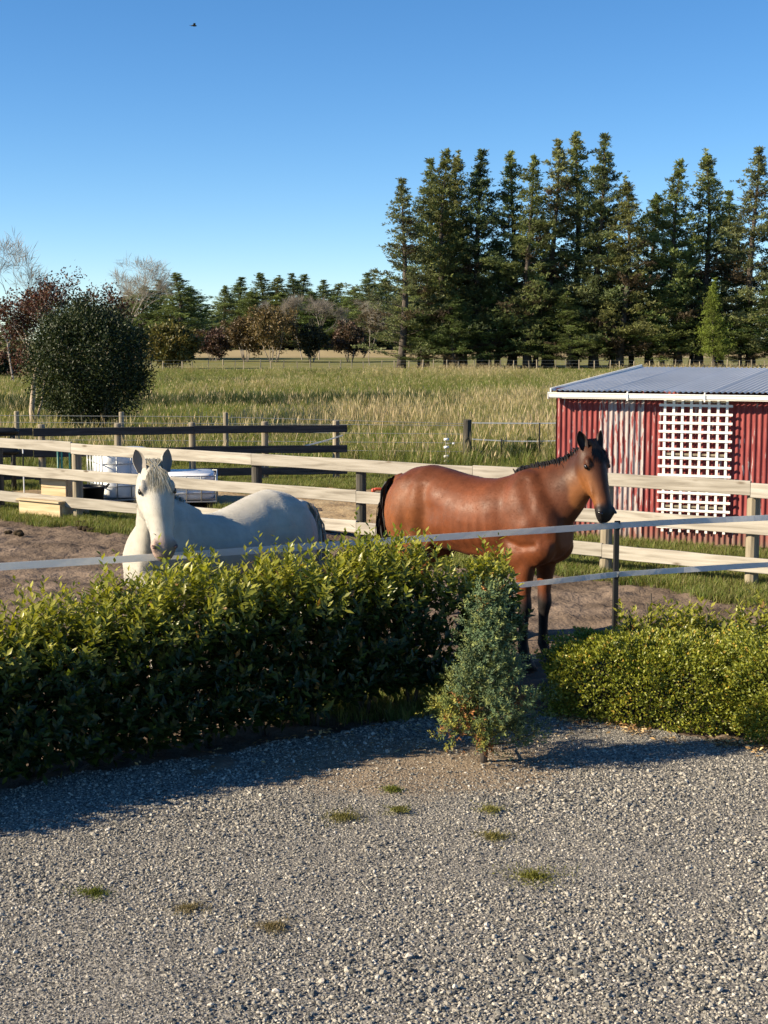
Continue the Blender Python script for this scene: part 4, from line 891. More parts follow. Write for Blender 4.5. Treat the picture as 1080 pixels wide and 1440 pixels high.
# copper-leaved tree with a pale trunk
mb, tips = branch_tree(31, 7, 4, .75, .065, .2, lean=(.05, 0), forks=(3, 4)); p = AT(48, 606, 44.5); ct = empty('copper_tree', (p.x, 44.5, -.05), .6); tag(ct, 'copper-leaved tree with pale bare trunk beside the round shrub', 'tree')
s = (AT(60, 378, 44.5).z) / max(v[2] for v in mb.V); o = mb.build('limbs', M['palebark'], ct); o.scale = (s, s, s)
me = leafy(tips, 32, 20, .15, .13, .07, [(.085, .028, .022), (.12, .045, .03), (.06, .03, .02), (.10, .065, .035)]); o = link('crown', me, ct, M['treeleaf']); o.scale = (s, s, s)
MB().tube([(0, 0, -.1), (-.06, 0, .7), (.05, .05, 1.5), (.18, 0, 2.2)], [.10, .085, .075, .05], 8).build('trunk', M['palebark'], ct, True)
mb, tips = branch_tree(37, 6, 4, .8, .06, .2, lean=(.2, .1), forks=(3, 4)); p = AT(112, 600, 47); ct = empty('copper_tree', (p.x, 47, -.05), 2.6); tag(ct, 'copper-leaved tree rising behind the round dark shrub', 'tree')
s = (AT(120, 400, 47).z) / max(v[2] for v in mb.V); o = mb.build('limbs', M['palebark'], ct); o.scale = (s, s, s)
me = leafy(tips, 38, 20, .15, .13, .07, [(.075, .026, .02), (.10, .04, .028), (.06, .03, .02), (.09, .06, .03)]); o = link('crown', me, ct, M['treeleaf']); o.scale = (s, s, s)
# big rounded evergreen shrub
def round_shrub(name, px, base, d, wpx, toppx, seed, nleaf, ll, cols, label, cat='shrub', lo=.22, lob=.16, stems=9, bark='bark', group=None):
    r = np.random.RandomState(seed); p = AT(px, base, d); h = AT(px, toppx, d).z; R = wpx / FOC * d / 2; t = empty(name, (p.x, d, -.05), 0); tag(t, label, cat, group)
    cz = h * (.5 + lo / 2); rz = h - cz; ncl = max(30, nleaf // 60)
    v = nrm(r.normal(0, 1, (ncl, 3))); lum = 1 + lob * vnoise(v[:, 0] * 2.2 + 5, v[:, 2] * 2.2 + v[:, 1] * 2, seed) + .6 * lob * vnoise(v[:, 0] * 5 + 9, v[:, 2] * 5 + v[:, 1] * 4, seed + 1)
    cc = v * np.array([R, R * .9, rz]) * (lum * (1 - .45 * r.rand(ncl) ** 1.7))[:, None] * .93 + np.array([0, 0, cz])
    per = nleaf // ncl; n = ncl * per; cs = (R * .095)
    P = np.repeat(cc, per, 0) + r.normal(0, cs, (n, 3)); cols = np.array(cols); C = cols[r.randint(0, len(cols), n)] * np.repeat(r.uniform(.75, 1.25, (ncl, 1)), per, 0) * r.uniform(.75, 1.25, (n, 1))
    outw = nrm(P - np.array([0, 0, cz])); V, T, C = leaf_arrays(P, outw + r.normal(0, .8, (n, 3)) + np.array([0, 0, .3]), outw + r.normal(0, .6, (n, 3)), ll * r.uniform(.6, 1.2, n), ll * .45 * r.uniform(.7, 1.2, n), C)
    link('crown', np_mesh('crown', V, T, C), t, M['treeleaf'])
    q = random.Random(seed)
    for k in range(stems):
        a = 6.28 * k / stems + q.uniform(-.3, .3); e = Vector((math.cos(a) * R * q.uniform(.35, .75), math.sin(a) * R * q.uniform(.35, .7), cz + rz * .3)); b = Vector((math.cos(a) * R * .14, math.sin(a) * R * .12, 0))
        MB().tube([b, b.lerp(e, .35) + Vector((q.gauss(0, R * .05), q.gauss(0, R * .05), 0)), b.lerp(e, .7), e], [.010 * h, .008 * h, .006 * h, .002 * h], 6).build('stem', M[bark], t, True)
    return t
round_shrub('round_shrub', 128, 612, 41.5, 166, 420, 601, 46000, .10, [(.022, .036, .013), (.035, .05, .016), (.05, .062, .02), (.018, .03, .012)], 'large round dark evergreen shrub on many pale stems behind the yard fence', 'shrub', .10, .07, 16, 'palebark')
round_shrub('gold_bush', 243, 517, 146, 78, 458, 611, 7000, .42, [(.13, .115, .03), (.10, .10, .03), (.17, .13, .035), (.07, .075, .025)], 'golden olive bush standing alone before the dark pine clump', 'bush', .15, .2, 5)
for (px, base, d, w, top, sd_, cols, lab) in [
    (300, 508, 195, 52, 466, 621, [(.055, .03, .025), (.07, .04, .03), (.04, .03, .02)], 'small maroon-leaved tree beside the golden bush'),
    (345, 508, 190, 50, 446, 622, [(.075, .05, .026), (.09, .062, .03), (.05, .04, .022)], 'russet tree touching the tallest brown field tree'),
    (385, 510, 186, 84, 437, 623, [(.085, .06, .025), (.11, .075, .03), (.06, .05, .022)], 'tallest brown-leaved tree in the field before the far pines'),
    (438, 510, 188, 46, 455, 624, [(.03, .035, .02), (.045, .045, .022), (.025, .03, .018)], 'dark green tree touching the tallest brown field tree'),
    (492, 508, 192, 52, 456, 625, [(.085, .052, .038), (.065, .045, .03), (.05, .04, .025)], 'reddish brown small tree standing near the windbreak end')]:
    round_shrub('field_tree', px, base, d, w, top, sd_, 5600, .42, [tuple(x * 1.45 for x in c) for c in cols], lab, 'tree', .26, .5, 7, 'twig')
round_shrub('dark_bush', -8, 528, 110, 90, 492, 631, 5000, .35, [(.02, .03, .012), (.03, .04, .015)], 'low dark bush at the far side of the field', 'bush', .05, .15, 4)
round_shrub('sapling', 749, 652, 33.8, 30, 612, 641, 1500, .06, [(.06, .085, .02), (.09, .11, .025)], 'small leafy sapling inside the white tape fence', 'sapling', .1, .2, 3)
# far farm fence of thin battens
ff = empty('farm_fence', (0, 137, 0)); tag(ff, 'line of thin fence posts before the distant trees', 'fence'); bme = MB().box((0, 0, .42), (.085, .08, 1.0)).mesh('post'); bme.materials.append(M['posttan']); q = random.Random(77)
for i in range(62): link('post', bme, ff, None, (-26 + i * 1.28 + q.uniform(-.3, .3), q.uniform(-.5, .5), 0), (q.uniform(-.06, .06), q.uniform(-.08, .08), q.uniform(0, 3))).scale = (1, 1, q.uniform(.85, 1.12))
for hz in (.9, .6, .3): MB().bar((-30, 0, hz), (58, 0, hz), .008).build('wire', M['wire'], ff)
# dry paddock and low road bank far away, a white van on the road
o = link('dry_paddock', grid_mesh('dry_paddock', -300, 300, 236, 268, 30, 10, lambda x, y: x * 0 - .05), None, M['straw']); tag(o, kind='structure')
def bank_z(x, y): return np.where((y > 262) & (y < 296), .95, -.3) + .1 * vnoise(x * .05, y * .05, 91)
o = link('road_bank', grid_mesh('road_bank', -300, 300, 258, 300, 60, 22, bank_z), None, M['straw']); tag(o, kind='structure')
vp = AT(278, 484, 276); van = empty('van', (vp.x, 276, .93), .15); tag(van, 'white van on the far road beside the golden bush', 'van')
mb = MB(); pr = [(-2.3, .35), (-2.3, 1.55), (-2.1, 2.0), (1.2, 2.02), (1.75, 1.35), (2.35, 1.15), (2.4, .35)]
mb.loft([[Vector((x, y, z)) for x, z in pr] for y in (-.9, .9)]); mb.build('body', M['whitepaint'], van, bevel=.05)
for x, w in ((-1.2, 1.5), (.55, .9)):
    for y in (-.905, .905): MB().box((x, y, 1.62), (w, .02, .45)).build('window', M['glass'], van)
for x in (-1.45, 1.5):
    for y in (-.8, .8):
        wh = MB().tube([(x, y - .1, .33), (x, y + .1, .33)], .33, 14).build('wheel', M['tyre'], van); MB().tube([(x, y - .11, .33), (x, y + .11, .33)], .19, 12).build('rim', M['steel'], wh)
# a bird high in the sky
bp_ = AT(273, 36, 70); bd = MB(); X_, Y_, Z_ = Vector((1, 0, 0)), Vector((0, 1, 0)), Vector((0, 0, 1)); bd.ellipsoid((0, 0, 0), [X_, Y_, Z_], (.13, .045, .045), 6, 8)
bd.add([(.06, .03, .01), (-.05, .03, .01), (-.07, .22, .07), (.03, .24, .07), (-.10, .38, .03)], [(0, 1, 2, 3), (3, 2, 4)]); bd.add([(.06, -.03, .01), (-.05, -.03, .01), (-.07, -.22, .07), (.03, -.24, .07), (-.10, -.38, .03)], [(0, 3, 2, 1), (3, 4, 2)]); bd.add([(-.1, .02, 0), (-.22, .05, 0), (-.22, -.05, 0), (-.1, -.02, 0)], [(0, 1, 2, 3)])
o = bd.build('bird', plain('dark_feather', (.05, .05, .055), rough=.7), None); o.location = bp_; o.rotation_euler = (0, 0, .3); tag(o, 'tiny dark bird flying high in the clear sky', 'bird')

# ------------------------------------------------------------------ horses
def lerp_table(tab, t):
    k = np.array([a[0] for a in tab]); return [float(np.interp(t, k, [a[i] for a in tab])) for i in range(1, len(tab[0]))]
M['coat'] = col_mat('horse_coat', rough=.50, spec=.22, sheen=.0, bump=.22, bscale=14, vary=.18, vscale=5, rvar=.10)
M['whitecoat'] = col_mat('white_horse_coat', rough=.62, spec=.25, sheen=.15, bump=.12, bscale=110, vary=.05, vscale=7)
M['hair'] = col_mat('horse_hair', rough=.5, spec=.35)
M['eye'] = plain('horse_eye', (.012, .008, .006), rough=.08, spec=.7, v=.02)
M['hoof'] = noise_mat('hoof_horn', [(.3, (.03, .026, .022)), (.7, (.08, .07, .06))], scale=30, stretch=(4, 4, 1), rough=.6)
def horse(name, loc, ang, scale, poll, u, n, hs, coat, label, white):
    """x forward, y to the horse's left; poll, u (poll to muzzle) and n (forehead normal) set the head"""
    V3 = Vector; mb = MB(); poll = V3(poll); u = V3(u).normalized(); n = V3(n); n = (n - u * n.dot(u)).normalized(); s = u.cross(n).normalized()
    if s.dot(V3((0, 1, 0)).cross(V3((0, 0, 1))).cross(V3((0, 0, 1)))) is None: pass
    # s points to the horse's left
    lref = V3((0, 0, 1)).cross(V3((n.x, n.y, 0)));  s = s if s.dot(lref) > 0 else -s
    m = 28
    # trunk: x, top, bottom, half width, squareness
    trunk = [(-.90, 1.30, 1.10, .07), (-.86, 1.39, .99, .15), (-.76, 1.485, .94, .225), (-.62, 1.555, .915, .275), (-.45, 1.585, .90, .29), (-.28, 1.56, .875, .285), (-.10, 1.525, .865, .29),
             (.08, 1.505, .838, .30), (.24, 1.51, .815, .295), (.40, 1.55, .802, .275), (.53, 1.605, .795, .25), (.64, 1.59, .82, .235), (.76, 1.50, .86, .225), (.86, 1.38, .91, .19), (.93, 1.25, .98, .12)]
    rings = []
    if white: trunk = [(x, t - .065 * math.exp(-((x - .18) / .30) ** 2) - .03 * math.exp(-((x - .6) / .15) ** 2) + .02 * math.exp(-((x + .45) / .2) ** 2), b, w * 1.04) for x, t, b, w in trunk]
    for x, t, b, w in trunk:
        c = (t + b) / 2; hh = (t - b) / 2; r = []
        for k in range(m):
            a = 2 * math.pi * k / m; y = math.sin(a); z = math.cos(a)
            wz = 1 - (.30 if x > .3 else .12) * max(0, z) ** 2          # narrower along the back and withers
            r.append(V3((x, math.copysign(abs(y) ** .9, y) * w * wz, c + hh * math.copysign(abs(z) ** .92, z))))
        rings.append(r)
    mb.loft(rings)
    X, Y, Z = V3((1, 0, 0)), V3((0, 1, 0)), V3((0, 0, 1))
    for sg in (-1, 1):
        t1 = V3((-.34, 0, 1)).normalized(); t2 = Y.cross(t1)
        mb.ellipsoid((-.585, sg * .155, 1.16), [X, Y, Z], (.255, .135, .35))
        mb.ellipsoid((-.46, sg * .175, .93), [X, Y, Z], (.15, .085, .19))
        mb.ellipsoid((.66, sg * .145, 1.15), [t2, Y, t1], (.135, .088, .33))
        mb.ellipsoid((.74, sg * .125, 1.0), [X, Y, Z], (.17, .105, .15))
        mb.ellipsoid((.58, sg * .17, .93), [X, Y, Z], (.13, .07, .13))
        fore = [(1.02, .66, .14, .11, .075), (.90, .645, .145, .098, .070), (.80, .635, .145, .088, .070), (.70, .628, .143, .070, .060), (.60, .625, .14, .056, .051), (.545, .63, .14, .060, .056), (.50, .634, .14, .061, .057),
                (.455, .628, .14, .052, .049), (.40, .622, .14, .044, .040), (.30, .62, .14, .041, .037), (.21, .62, .14, .043, .040), (.165, .622, .14, .053, .047), (.125, .635, .14, .044, .042), (.085, .655, .14, .044, .044), (.055, .668, .14, .049, .046), (.04, .67, .14, .050, .047)]
        hind = [(1.00, -.58, .165, .19, .10), (.88, -.58, .165, .155, .09), (.76, -.605, .16, .115, .075), (.67, -.65, .155, .084, .06), (.60, -.70, .15, .064, .05), (.545, -.735, .148, .068, .05), (.50, -.745, .148, .066, .05), (.45, -.735, .148, .055, .044),
                (.39, -.725, .148, .045, .038), (.29, -.72, .148, .040, .035), (.21, -.718, .148, .042, .037), (.165, -.718, .148, .050, .043), (.125, -.70, .148, .040, .037), (.085, -.682, .148, .040, .039), (.055, -.67, .148, .050, .047), (.04, -.668, .148, .051, .048)]
        for leg in (fore, hind):
            mb.loft([[V3((x + rx * math.cos(2 * math.pi * k / 14), sg * y + ry * math.sin(2 * math.pi * k / 14), z)) for k in range(14)] for z, x, y, rx, ry in leg])
    # neck: bezier from the chest to behind the head
    P0 = V3((.47, 0, 1.19)); P3 = poll + (u * .085 - n * .085) * hs; P1 = P0 + V3((.27, 0, .20)); P2 = P3 - n * .13 + V3((0, 0, -.17))
    bez = lambda t: P0 * (1 - t) ** 3 + P1 * 3 * t * (1 - t) ** 2 + P2 * 3 * t * t * (1 - t) + P3 * t ** 3
    NT = [(0, .37, .21), (.25, .335, .175), (.5, .27, .135), (.75, .205, .108), (1, .155 * hs, .092 * hs)]
    rings = []; crest = []; throat = []
    for i in range(13):
        t = i / 12; p = bez(t); T = (bez(min(1, t + .02)) - bez(max(0, t - .02))).normalized(); sd_ = (Y * (1 - t) + s * t); sd_ = (sd_ - T * sd_.dot(T)).normalized()
        N_ = T.cross(sd_).normalized(); N_ = N_ if N_.dot(Z * 1.0 - X * .3) > 0 else -N_
        a_, w_ = lerp_table(NT, t); r = []
        for k in range(m):
            a = 2 * math.pi * k / m; c_, q_ = math.cos(a), math.sin(a); r.append(p + N_ * c_ * a_ + sd_ * q_ * w_ * (1 - .42 * max(0, c_) ** 1.5))
        rings.append(r); crest.append((p + N_ * a_ * .97, N_, sd_, T))
    mb.loft(rings)
    # head
    HT = [(-.045, -.01, -.08, .055), (0, .03, -.13, .085), (.06, .058, -.175, .108), (.13, .070, -.205, .121), (.19, .073, -.215, .121), (.25, .068, -.205, .110), (.31, .060, -.172, .094), (.37, .052, -.135, .080), (.43, .046, -.112, .073), (.49, .042, -.105, .073),
          (.54, .036, -.108, .076), (.58, .020, -.106, .070), (.605, -.005, -.095, .055), (.62, -.03, -.075, .03)]
    rings = []
    H = lambda a, b, c: poll + (u * a + n * b + s * c) * hs
    for a_, f, bk, w in HT:
        c = (f + bk) / 2; hh = (f - bk) / 2; r = []
        for k in range(24):
            a = 2 * math.pi * k / 24; z = math.cos(a); y = math.sin(a); z = math.copysign(abs(z) ** .82, z); y = math.copysign(abs(y) ** .82, y)
            wz = (1 - .30 * max(0, z) ** 2) * (1 - .38 * max(0, -z) ** 1.2); r.append(H(a_, c + hh * z, w * wz * y))
        rings.append(r)
    mb.loft(rings)
    for sg in (-1, 1):
        mb.ellipsoid(H(.150, .032, sg * .088), [u, n, s], (.050 * hs, .026 * hs, .027 * hs))     # brow
        mb.ellipsoid(H(.20, -.10, sg * .064), [u, n, s], (.115 * hs, .095 * hs, .042 * hs))     # cheek
        mb.ellipsoid(H(.54, -.008, sg * .054), [u, n, s], (.042 * hs, .040 * hs, .030 * hs))   # nostril wing
        mb.ellipsoid(H(.31, -.02, sg * .080), [u, n, s], (.12 * hs, .014 * hs, .016 * hs))     # facial crest
    mb.ellipsoid(H(.585, -.085, 0), [u, n, s], (.035 * hs, .030 * hs, .036 * hs))                # chin
    mb.tube([(-.78, 0, 1.44), (-.87, 0, 1.42), (-.915, 0, 1.33), (-.925, 0, 1.15)], [.06, .05, .04, .025], 10)
    # one skin over everything
    tmp = mb.build('tmp', None, None); md = tmp.modifiers.new('r', 'REMESH'); md.mode = 'VOXEL'; md.voxel_size = .0115
    dg = bpy.context.evaluated_depsgraph_get(); dg.update(); ev = bpy.data.meshes.new_from_object(tmp.evaluated_get(dg)); bpy.data.objects.remove(tmp)
    nv = len(ev.vertices); co = np.empty(nv * 3, np.float32); ev.vertices.foreach_get('co', co); co = co.reshape(-1, 3).astype(float)
    ne = len(ev.edges); ed = np.empty(ne * 2, np.int32); ev.edges.foreach_get('vertices', ed); ed = ed.reshape(-1, 2)
    deg = np.bincount(ed.ravel(), minlength=nv)[:, None].astype(float)
    hd = co - np.array(poll); hu = hd @ np.array(u) / hs; hn_ = hd @ np.array(n) / hs; hl = hd @ np.array(s) / hs
    inhead = (hu > -.05) & (hn_ > -.23) & (np.abs(hl) < .16) & (hu < .7)
    legs = (co[:, 2] < .62)
    def smooth(c, k):
        for j in range(k):
            for lam in (.6, -.28):
                a = np.zeros_like(c)
                for q in range(3): a[:, q] = np.bincount(ed[:, 0], c[ed[:, 1], q], nv) + np.bincount(ed[:, 1], c[ed[:, 0], q], nv)
                c = c + lam * (a / deg - c)
        return c
    lite = smooth(co, 5); heavy = smooth(lite, 16); w = np.where(inhead | legs, .12, 1.0)
    for j in range(6): w = .5 * w + .5 * (np.bincount(ed[:, 0], w[ed[:, 1]], nv) + np.bincount(ed[:, 1], w[ed[:, 0]], nv)) / deg[:, 0]
    co = lite * (1 - w[:, None]) + heavy * w[:, None]
    hd = co - np.array(poll); hu = hd @ np.array(u) / hs; hn_ = hd @ np.array(n) / hs; hl = hd @ np.array(s) / hs
    soft = inhead.astype(float)
    for j in range(14): soft = .5 * soft + .5 * (np.bincount(ed[:, 0], soft[ed[:, 1]], nv) + np.bincount(ed[:, 1], soft[ed[:, 0]], nv)) / deg[:, 0]
    # muscle edges: shallow grooves along lines on the flank, and a few hollows and points
    body = (1 - soft) * np.clip((np.abs(co[:, 1]) - .06) / .06, 0, 1) * np.clip((co[:, 2] - .84) / .08, 0, 1); push = np.zeros(nv); xz = co[:, [0, 2]]
    for line, wd, dp in (([(-.36, 1.47), (-.32, 1.25), (-.35, 1.05), (-.41, .90)], .060, .021), ([(.43, 1.52), (.45, 1.25), (.50, 1.04)], .065, .012), ([(.60, 1.52), (.78, 1.22), (.86, 1.08)], .050, .012),
                         ([(.48, 1.06), (.62, 1.00), (.76, 1.02)], .030, .013), ([(-.74, 1.42), (-.76, 1.1), (-.72, .95)], .040, .007), ([(-.50, 1.42), (-.52, 1.15), (-.50, .95)], .045, .005), ([(.42, .98), (0, .93), (-.3, .97)], .05, .010)):
        dm = np.full(nv, 9.0)
        for a_, b_ in zip(line, line[1:]):
            A_, B_ = np.array(a_), np.array(b_); tt = np.clip(((xz - A_) @ (B_ - A_)) / ((B_ - A_) @ (B_ - A_)), 0, 1); dm = np.minimum(dm, np.linalg.norm(xz - (A_ + tt[:, None] * (B_ - A_)), axis=1))
        push -= dp * np.exp(-(dm / wd) ** 2)
    for cx_, cz_, rr_, am in ((-.36, 1.47, .045, .014), (-.22, 1.22, .10, -.016), (-.60, 1.18, .17, .014), (.60, 1.10, .10, .012), (.70, 1.16, .07, .010), (-.45, .98, .07, .012), (.05, 1.1, .25, .006)):
        push += am * np.exp(-(((xz - np.array([cx_, cz_])) / rr_) ** 2).sum(1))
    for k in range(7): push += .0035 * np.exp(-((xz[:, 0] - (.34 - .085 * k) - .10 * (1.1 - xz[:, 1])) / .022) ** 2) * np.clip((1.32 - xz[:, 1]) / .2, 0, 1) * np.clip((xz[:, 1] - .92) / .1, 0, 1)
    co[:, 1] += np.sign(co[:, 1]) * push * body * 1.35
    co = co * .5 + smooth(co, 1) * .5
    C = coat(co, hu, hn_, hl, soft)
    ev.vertices.foreach_set('co', (co * scale).astype(np.float32).ravel())
    a = ev.color_attributes.new('Col', 'FLOAT_COLOR', 'POINT'); c4 = np.ones((nv, 4), np.float32); c4[:, :3] = C; a.data.foreach_set('color', c4.ravel())
    ev.polygons.foreach_set('use_smooth', np.ones(len(ev.polygons), bool)); ev.materials.clear(); ev.materials.append(M['whitecoat' if white else 'coat'])
    root = empty(name, loc, ang); tag(root, label, 'horse'); body = link('body', ev, root); SC = Matrix.Scale(scale, 4)
    def child(mbx, nm, mat, sm=True):
        mbx.V = [tuple(V3(v) * scale) for v in mbx.V]; return mbx.build(nm, mat, root, sm)
    rc = np.random.RandomState(77); lv = np.empty(len(ev.loops), np.int32); ev.loops.foreach_get('vertex_index', lv); pn = np.empty(len(ev.polygons) * 3, np.float32); ev.polygons.foreach_get('normal', pn); pn = pn.reshape(-1, 3).astype(float)
    ls_ = np.empty(len(ev.polygons), np.int32); ev.polygons.foreach_get('loop_start', ls_); cs_ = co[lv[ls_]] * scale; cc_ = C[lv[ls_]]; pick = rc.randint(0, len(ls_), 80000); o_ = cs_[pick] + rc.normal(0, .005, (len(pick), 3)); nn = pn[pick]; o_ = o_ - nn * ((o_ - cs_[pick]) * nn).sum(1)[:, None]
    inh_ = soft[lv[ls_]][pick]; fl = np.where(inh_[:, None] > .5, np.array(u)[None], np.array([-1.0, 0, -.75])[None]) + rc.normal(0, .22, (len(pick), 3)); fl = nrm(fl - nn * (fl * nn).sum(1)[:, None]); sd2 = np.cross(nn, fl)
    L_ = rc.uniform(.008, .015, (len(pick), 1)) * (1 - .45 * inh_[:, None]); Vh = np.stack([o_ + sd2 * .0012 - nn * .001, o_ - sd2 * .0012 - nn * .001, o_ + fl * L_ + nn * (.0022 + .0016 * rc.rand(len(pick), 1))], 1).reshape(-1, 3)
    hc = np.repeat(cc_[pick] * rc.uniform(.88, 1.12, (len(pick), 1)), 3, 0); ch_ = link('coat_hair', np_mesh('coat_hair', Vh, np.arange(len(Vh)).reshape(-1, 3), hc), root, M['whitecoat' if white else 'coat']); ch_['kind'] = 'stuff'
    for sg in (-1, 1):
        eye = MB().ellipsoid(H(.178, .018, sg * .110), [u, n, s], (.022 * hs, .016 * hs, .012 * hs), 10, 12); child(eye, 'eye', M['eye'])
        nos = MB().ellipsoid(H(.556, .014, sg * .066), [(u + n * .5).normalized(), (n - u * .5).normalized(), s], (.022 * hs, .009 * hs, .016 * hs), 8, 10); child(nos, 'nostril', M['nostril_w' if white else 'eye'])
        # ear: a cupped leaf with thickness
        b = H(.0, .0, sg * .074); e = (-u * .95 + n * .12 + s * sg * .16).normalized(); fdir = (n + s * sg * .55); fdir = (fdir - e * fdir.dot(e)).normalized(); ls = e.cross(fdir)
        V = []; F = []; Ce = []; rows = [(-.03, .032), (.0, .035), (.03, .041), (.06, .042), (.09, .033), (.115, .017), (.13, .003)]; nc = 9
        for lay, (off, k) in enumerate(((0, 1.0), (.006, .90))):
            for (tt, ww) in rows:
                for c in range(nc):
                    aa = (c / (nc - 1) * 2 - 1) * 1.45; q = b + (e * (tt * .92) + ls * math.sin(aa) * ww * k + fdir * (-math.cos(aa) * ww * .95 * k + .02 + off * .5)) * hs; V.append(q * scale)
                    Ce.append(coat.ear_out if lay == 0 else coat.ear_in)
        R_ = len(rows)
        for lay in range(2):
            for i in range(R_ - 1):
                for c in range(nc - 1):
                    o_ = lay * R_ * nc + i * nc + c; F.append((o_, o_ + 1, o_ + nc + 1, o_ + nc))
        for i in range(R_ - 1):
            for c in (0, nc - 1): o_ = i * nc + c; F.append((o_, o_ + nc, o_ + nc + R_ * nc, o_ + R_ * nc))
        link('ear', np_mesh('ear', [tuple(v) for v in V], F, np.array(Ce), True), root, M['whitecoat' if white else 'coat'])
        for x in (.672, -.666):
            y = sg * (.14 if x > 0 else .148); rg = []
            for z, dx, r1, r2 in ((.062, 0, .050, .047), (.05, .002, .054, .050), (0.0, .018, .066, .058)):
                rg.append([V3((x + dx + r1 * math.cos(2 * math.pi * k / 14) * (1 if math.cos(2 * math.pi * k / 14) > 0 else .8), y + r2 * math.sin(2 * math.pi * k / 14), z)) for k in range(14)])
            hb = MB().loft(rg); child(hb, 'hoof', M['hoof'])
    # hair
    q = np.random.RandomState(int(abs(loc[0]) * 100)); 
    def ribbons(nm, strands, cols):
        V, F, C = [], [], []
        for pts, wd, sdv in strands:
            k0 = len(V); c = np.array(cols[q.randint(len(cols))]) * q.uniform(.7, 1.3); L = len(pts)
            for i, p in enumerate(pts):
                ww = wd * (1 - (i / (L - 1)) ** 2 * .85); V += [tuple((p + sdv * ww) * scale), tuple((p - sdv * ww) * scale)]; C += [c, c]
            for i in range(L - 1): F.append((k0 + 2 * i, k0 + 2 * i + 1, k0 + 2 * i + 3, k0 + 2 * i + 2))
        return link(nm, np_mesh(nm, V, F, np.array(C), True), root, M['hair'])
    rv = lambda k: V3(q.normal(0, k, 3)); st = []
    for i in range(1700):
        f = q.uniform(2.2, 11.7); k = int(f); cA, NA, SA_, TA = crest[k]; cB, NB, SB_, TB = crest[min(k + 1, 12)]; tt = f - k
        r0 = cA.lerp(cB, tt) + rv(.009); N_ = NA.lerp(NB, tt).normalized(); S_ = SA_.lerp(SB_, tt).normalized(); T_ = TA.lerp(TB, tt).normalized(); L = q.uniform(.10, .20) if not white else q.uniform(.10, .22); side = coat.mane_side * q.uniform(.6, 1.0) if q.rand() < .9 else -coat.mane_side * .5
        st.append(([r0 - N_ * .012, r0 + N_ * q.uniform(.012, .03) + S_ * side * .03, r0 - N_ * L * .35 + S_ * side * .085 - T_ * .01 + rv(.008), r0 - N_ * L + S_ * side * .105 - T_ * .02 + Z * -.02 + rv(.022)], .0045, (T_ + S_ * q.normal(0, .7)).normalized()))
    ribbons('mane', st, coat.hair)
    st = []
    for i in range(260):
        r0 = H(-.02 + q.uniform(-.03, .02), .028 + q.uniform(-.01, .012), q.uniform(-.05, .05)); L = q.uniform(.07, .19) if white else q.uniform(.05, .14); dx = q.uniform(-.06, .06)
        off = .066
        st.append(([r0, H(.03, .060, dx * .5 + 0) + rv(.004), H(.04 + L * .5, off + .016, dx) + rv(.006), H(.04 + L, off + .010, dx * 1.25) + rv(.008)], .0035, s))
    ribbons('forelock', st, coat.forelock)
    st = []
    for i in range(760):
        f = q.rand(); r0 = V3((float(np.interp(f, [0, .25, .6, 1], [-.845, -.905, -.935, -.94])), q.normal(0, .032), float(np.interp(f, [0, .25, .6, 1], [1.465, 1.42, 1.28, 1.12])))); L = q.uniform(.55, .95); sw = q.normal(0, .05)
        st.append(([r0, r0 + V3((-.045, sw * .5, -.09)), r0 + V3((-.035 + q.normal(0, .025), sw, -L * .5)), r0 + V3((.015 + q.normal(0, .03), sw * .8, -L))], .010, V3((q.normal(0, 1), q.normal(0, 1), 0)).normalized()))
    ribbons('tail', st, coat.hair)
    return root
M['nostril_w'] = plain('pink_nostril', (.09, .05, .045), rough=.5)
def sm(a, b, x): t = np.clip((x - a) / (b - a), 0, 1); return (t * t * (3 - 2 * t))[:, None]
def bay(co, hu, hn_, hl, inh):
    n = len(co); base = np.array([.138, .040, .014]); dark = np.array([.055, .019, .009]); blk = np.array([.012, .010, .010]); tan = np.array([.215, .080, .024])
    C = np.tile(base, (n, 1)); z = co[:, 2]
    C = C * (1 - .55 * sm(1.36, 1.60, z)) + dark * .55 * sm(1.36, 1.60, z)                       # darker topline
    neck = sm(.62, .95, co[:, 0]) * sm(1.0, 1.3, z); C = C * (1 - .62 * neck) + np.array([.070, .025, .011]) * .62 * neck
    fl = sm(-.2, -.42, co[:, 0]) * sm(.75, .95, z) * (1 - sm(1.3, 1.5, z)); C = C * (1 - .35 * fl) + tan * .35 * fl
    lg = 1 - sm(.50, .66, z + .02 * vnoise(co[:, 0] * 20, co[:, 1] * 20, 3)); C = C * (1 - lg) + blk * lg
    i = np.clip(inh * 1.5 - .25, 0, 1)[:, None]; face = np.array([.058, .021, .011]); ch = sm(.10, .32, hu) * (1 - sm(.46, .52, hu)) * sm(.06, -.02, hn_)
    fc = face * (1 - ch) + tan * ch; C = C * (1 - i * .9) + fc * i * .9
    mz = i * sm(.455, .525, hu); C = C * (1 - mz) + blk * 1.3 * mz
    mot = 1 + .10 * vnoise(co[:, 0] * 6 + co[:, 1] * 3, z * 6, 41) + .10 * vnoise(co[:, 0] * 17, z * 15 + co[:, 1] * 9, 42) + .08 * vnoise(co[:, 0] * 45, z * 30, 43)
    return C * mot[:, None]
bay.ear_out = (.05, .02, .012); bay.ear_in = (.02, .012, .01); bay.hair = [(.012, .010, .009), (.02, .015, .012)]; bay.forelock = bay.hair; bay.mane_side = 1
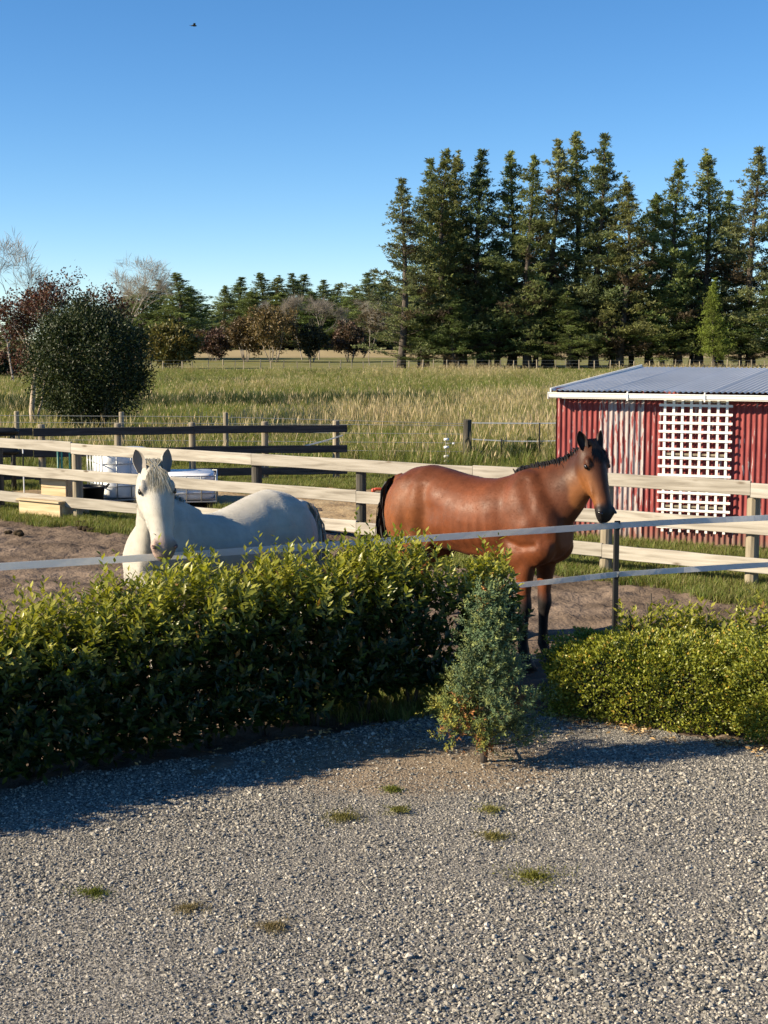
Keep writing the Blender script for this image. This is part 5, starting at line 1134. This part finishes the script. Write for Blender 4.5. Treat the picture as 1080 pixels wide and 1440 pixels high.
def grey(co, hu, hn_, hl, inh):
    n = len(co); base = np.array([.42, .40, .355]); C = np.tile(base, (n, 1)); z = co[:, 2]; i = np.clip(inh * 1.5 - .25, 0, 1)[:, None]
    bl = (vnoise(co[:, 0] * 9, co[:, 2] * 9, 5) > .72)[:, None]; C = np.where(bl, C * .94, C)
    pk = i * sm(.46, .54, hu); C = C * (1 - .75 * pk) + np.array([.40, .25, .20]) * .75 * pk
    gr = i * sm(.50, .56, hu) * sm(.0, .03, hl * 1.0 - hn_ * .5 + .02); C = C * (1 - .8 * gr) + np.array([.13, .115, .11]) * .8 * gr
    ey = i * (1 - sm(.022, .04, np.sqrt((hu - .172) ** 2 + (hn_ - .022) ** 2))) * sm(.06, .08, np.abs(hl)); C = C * (1 - .6 * ey) + np.array([.28, .23, .20]) * .6 * ey
    lg = 1 - sm(.1, .3, z); C = C * (1 - .3 * lg) + np.array([.35, .3, .24]) * .3 * lg
    mot = 1 + .05 * vnoise(co[:, 0] * 6, z * 6, 44) + .06 * vnoise(co[:, 0] * 16, z * 16 + co[:, 1] * 8, 45) + .06 * vnoise(co[:, 0] * 45, z * 40, 46); dirt = sm(.15, .5, vnoise(co[:, 0] * 3.3, z * 3.3 + 4, 47)) * .16
    C = C * mot[:, None]; return C * (1 - dirt) + np.array([.33, .28, .20]) * dirt
grey.ear_out = (.36, .345, .31); grey.ear_in = (.22, .195, .175); grey.hair = [(.42, .40, .35), (.36, .34, .30), (.46, .42, .34)]; grey.forelock = [(.47, .41, .28), (.50, .46, .36), (.42, .35, .23)]; grey.mane_side = -1
ca, sa = math.cos(math.radians(24)), math.sin(math.radians(24)); hx, hy = .93, -.37
horse('bay_horse', (.81, 12.74, 0), math.atan2(-.66, .75), 1.08, (1.08, .10, 1.815), (hx * sa, hy * sa, -ca), (hx * ca, hy * ca, sa), 1.0, bay, 'bay horse with black mane and legs standing behind the tape', False)
ca, sa = math.cos(math.radians(33)), math.sin(math.radians(33)); hx, hy = .388, .922
horse('white_horse', (-1.30, 11.6, 0), math.atan2(-.683, -.73), 1.0, (.88, .27, 1.885), (hx * sa, hy * sa, -ca), (hx * ca, hy * ca, sa), 1.21, grey, 'white horse with cream forelock looking over the hedge', True)
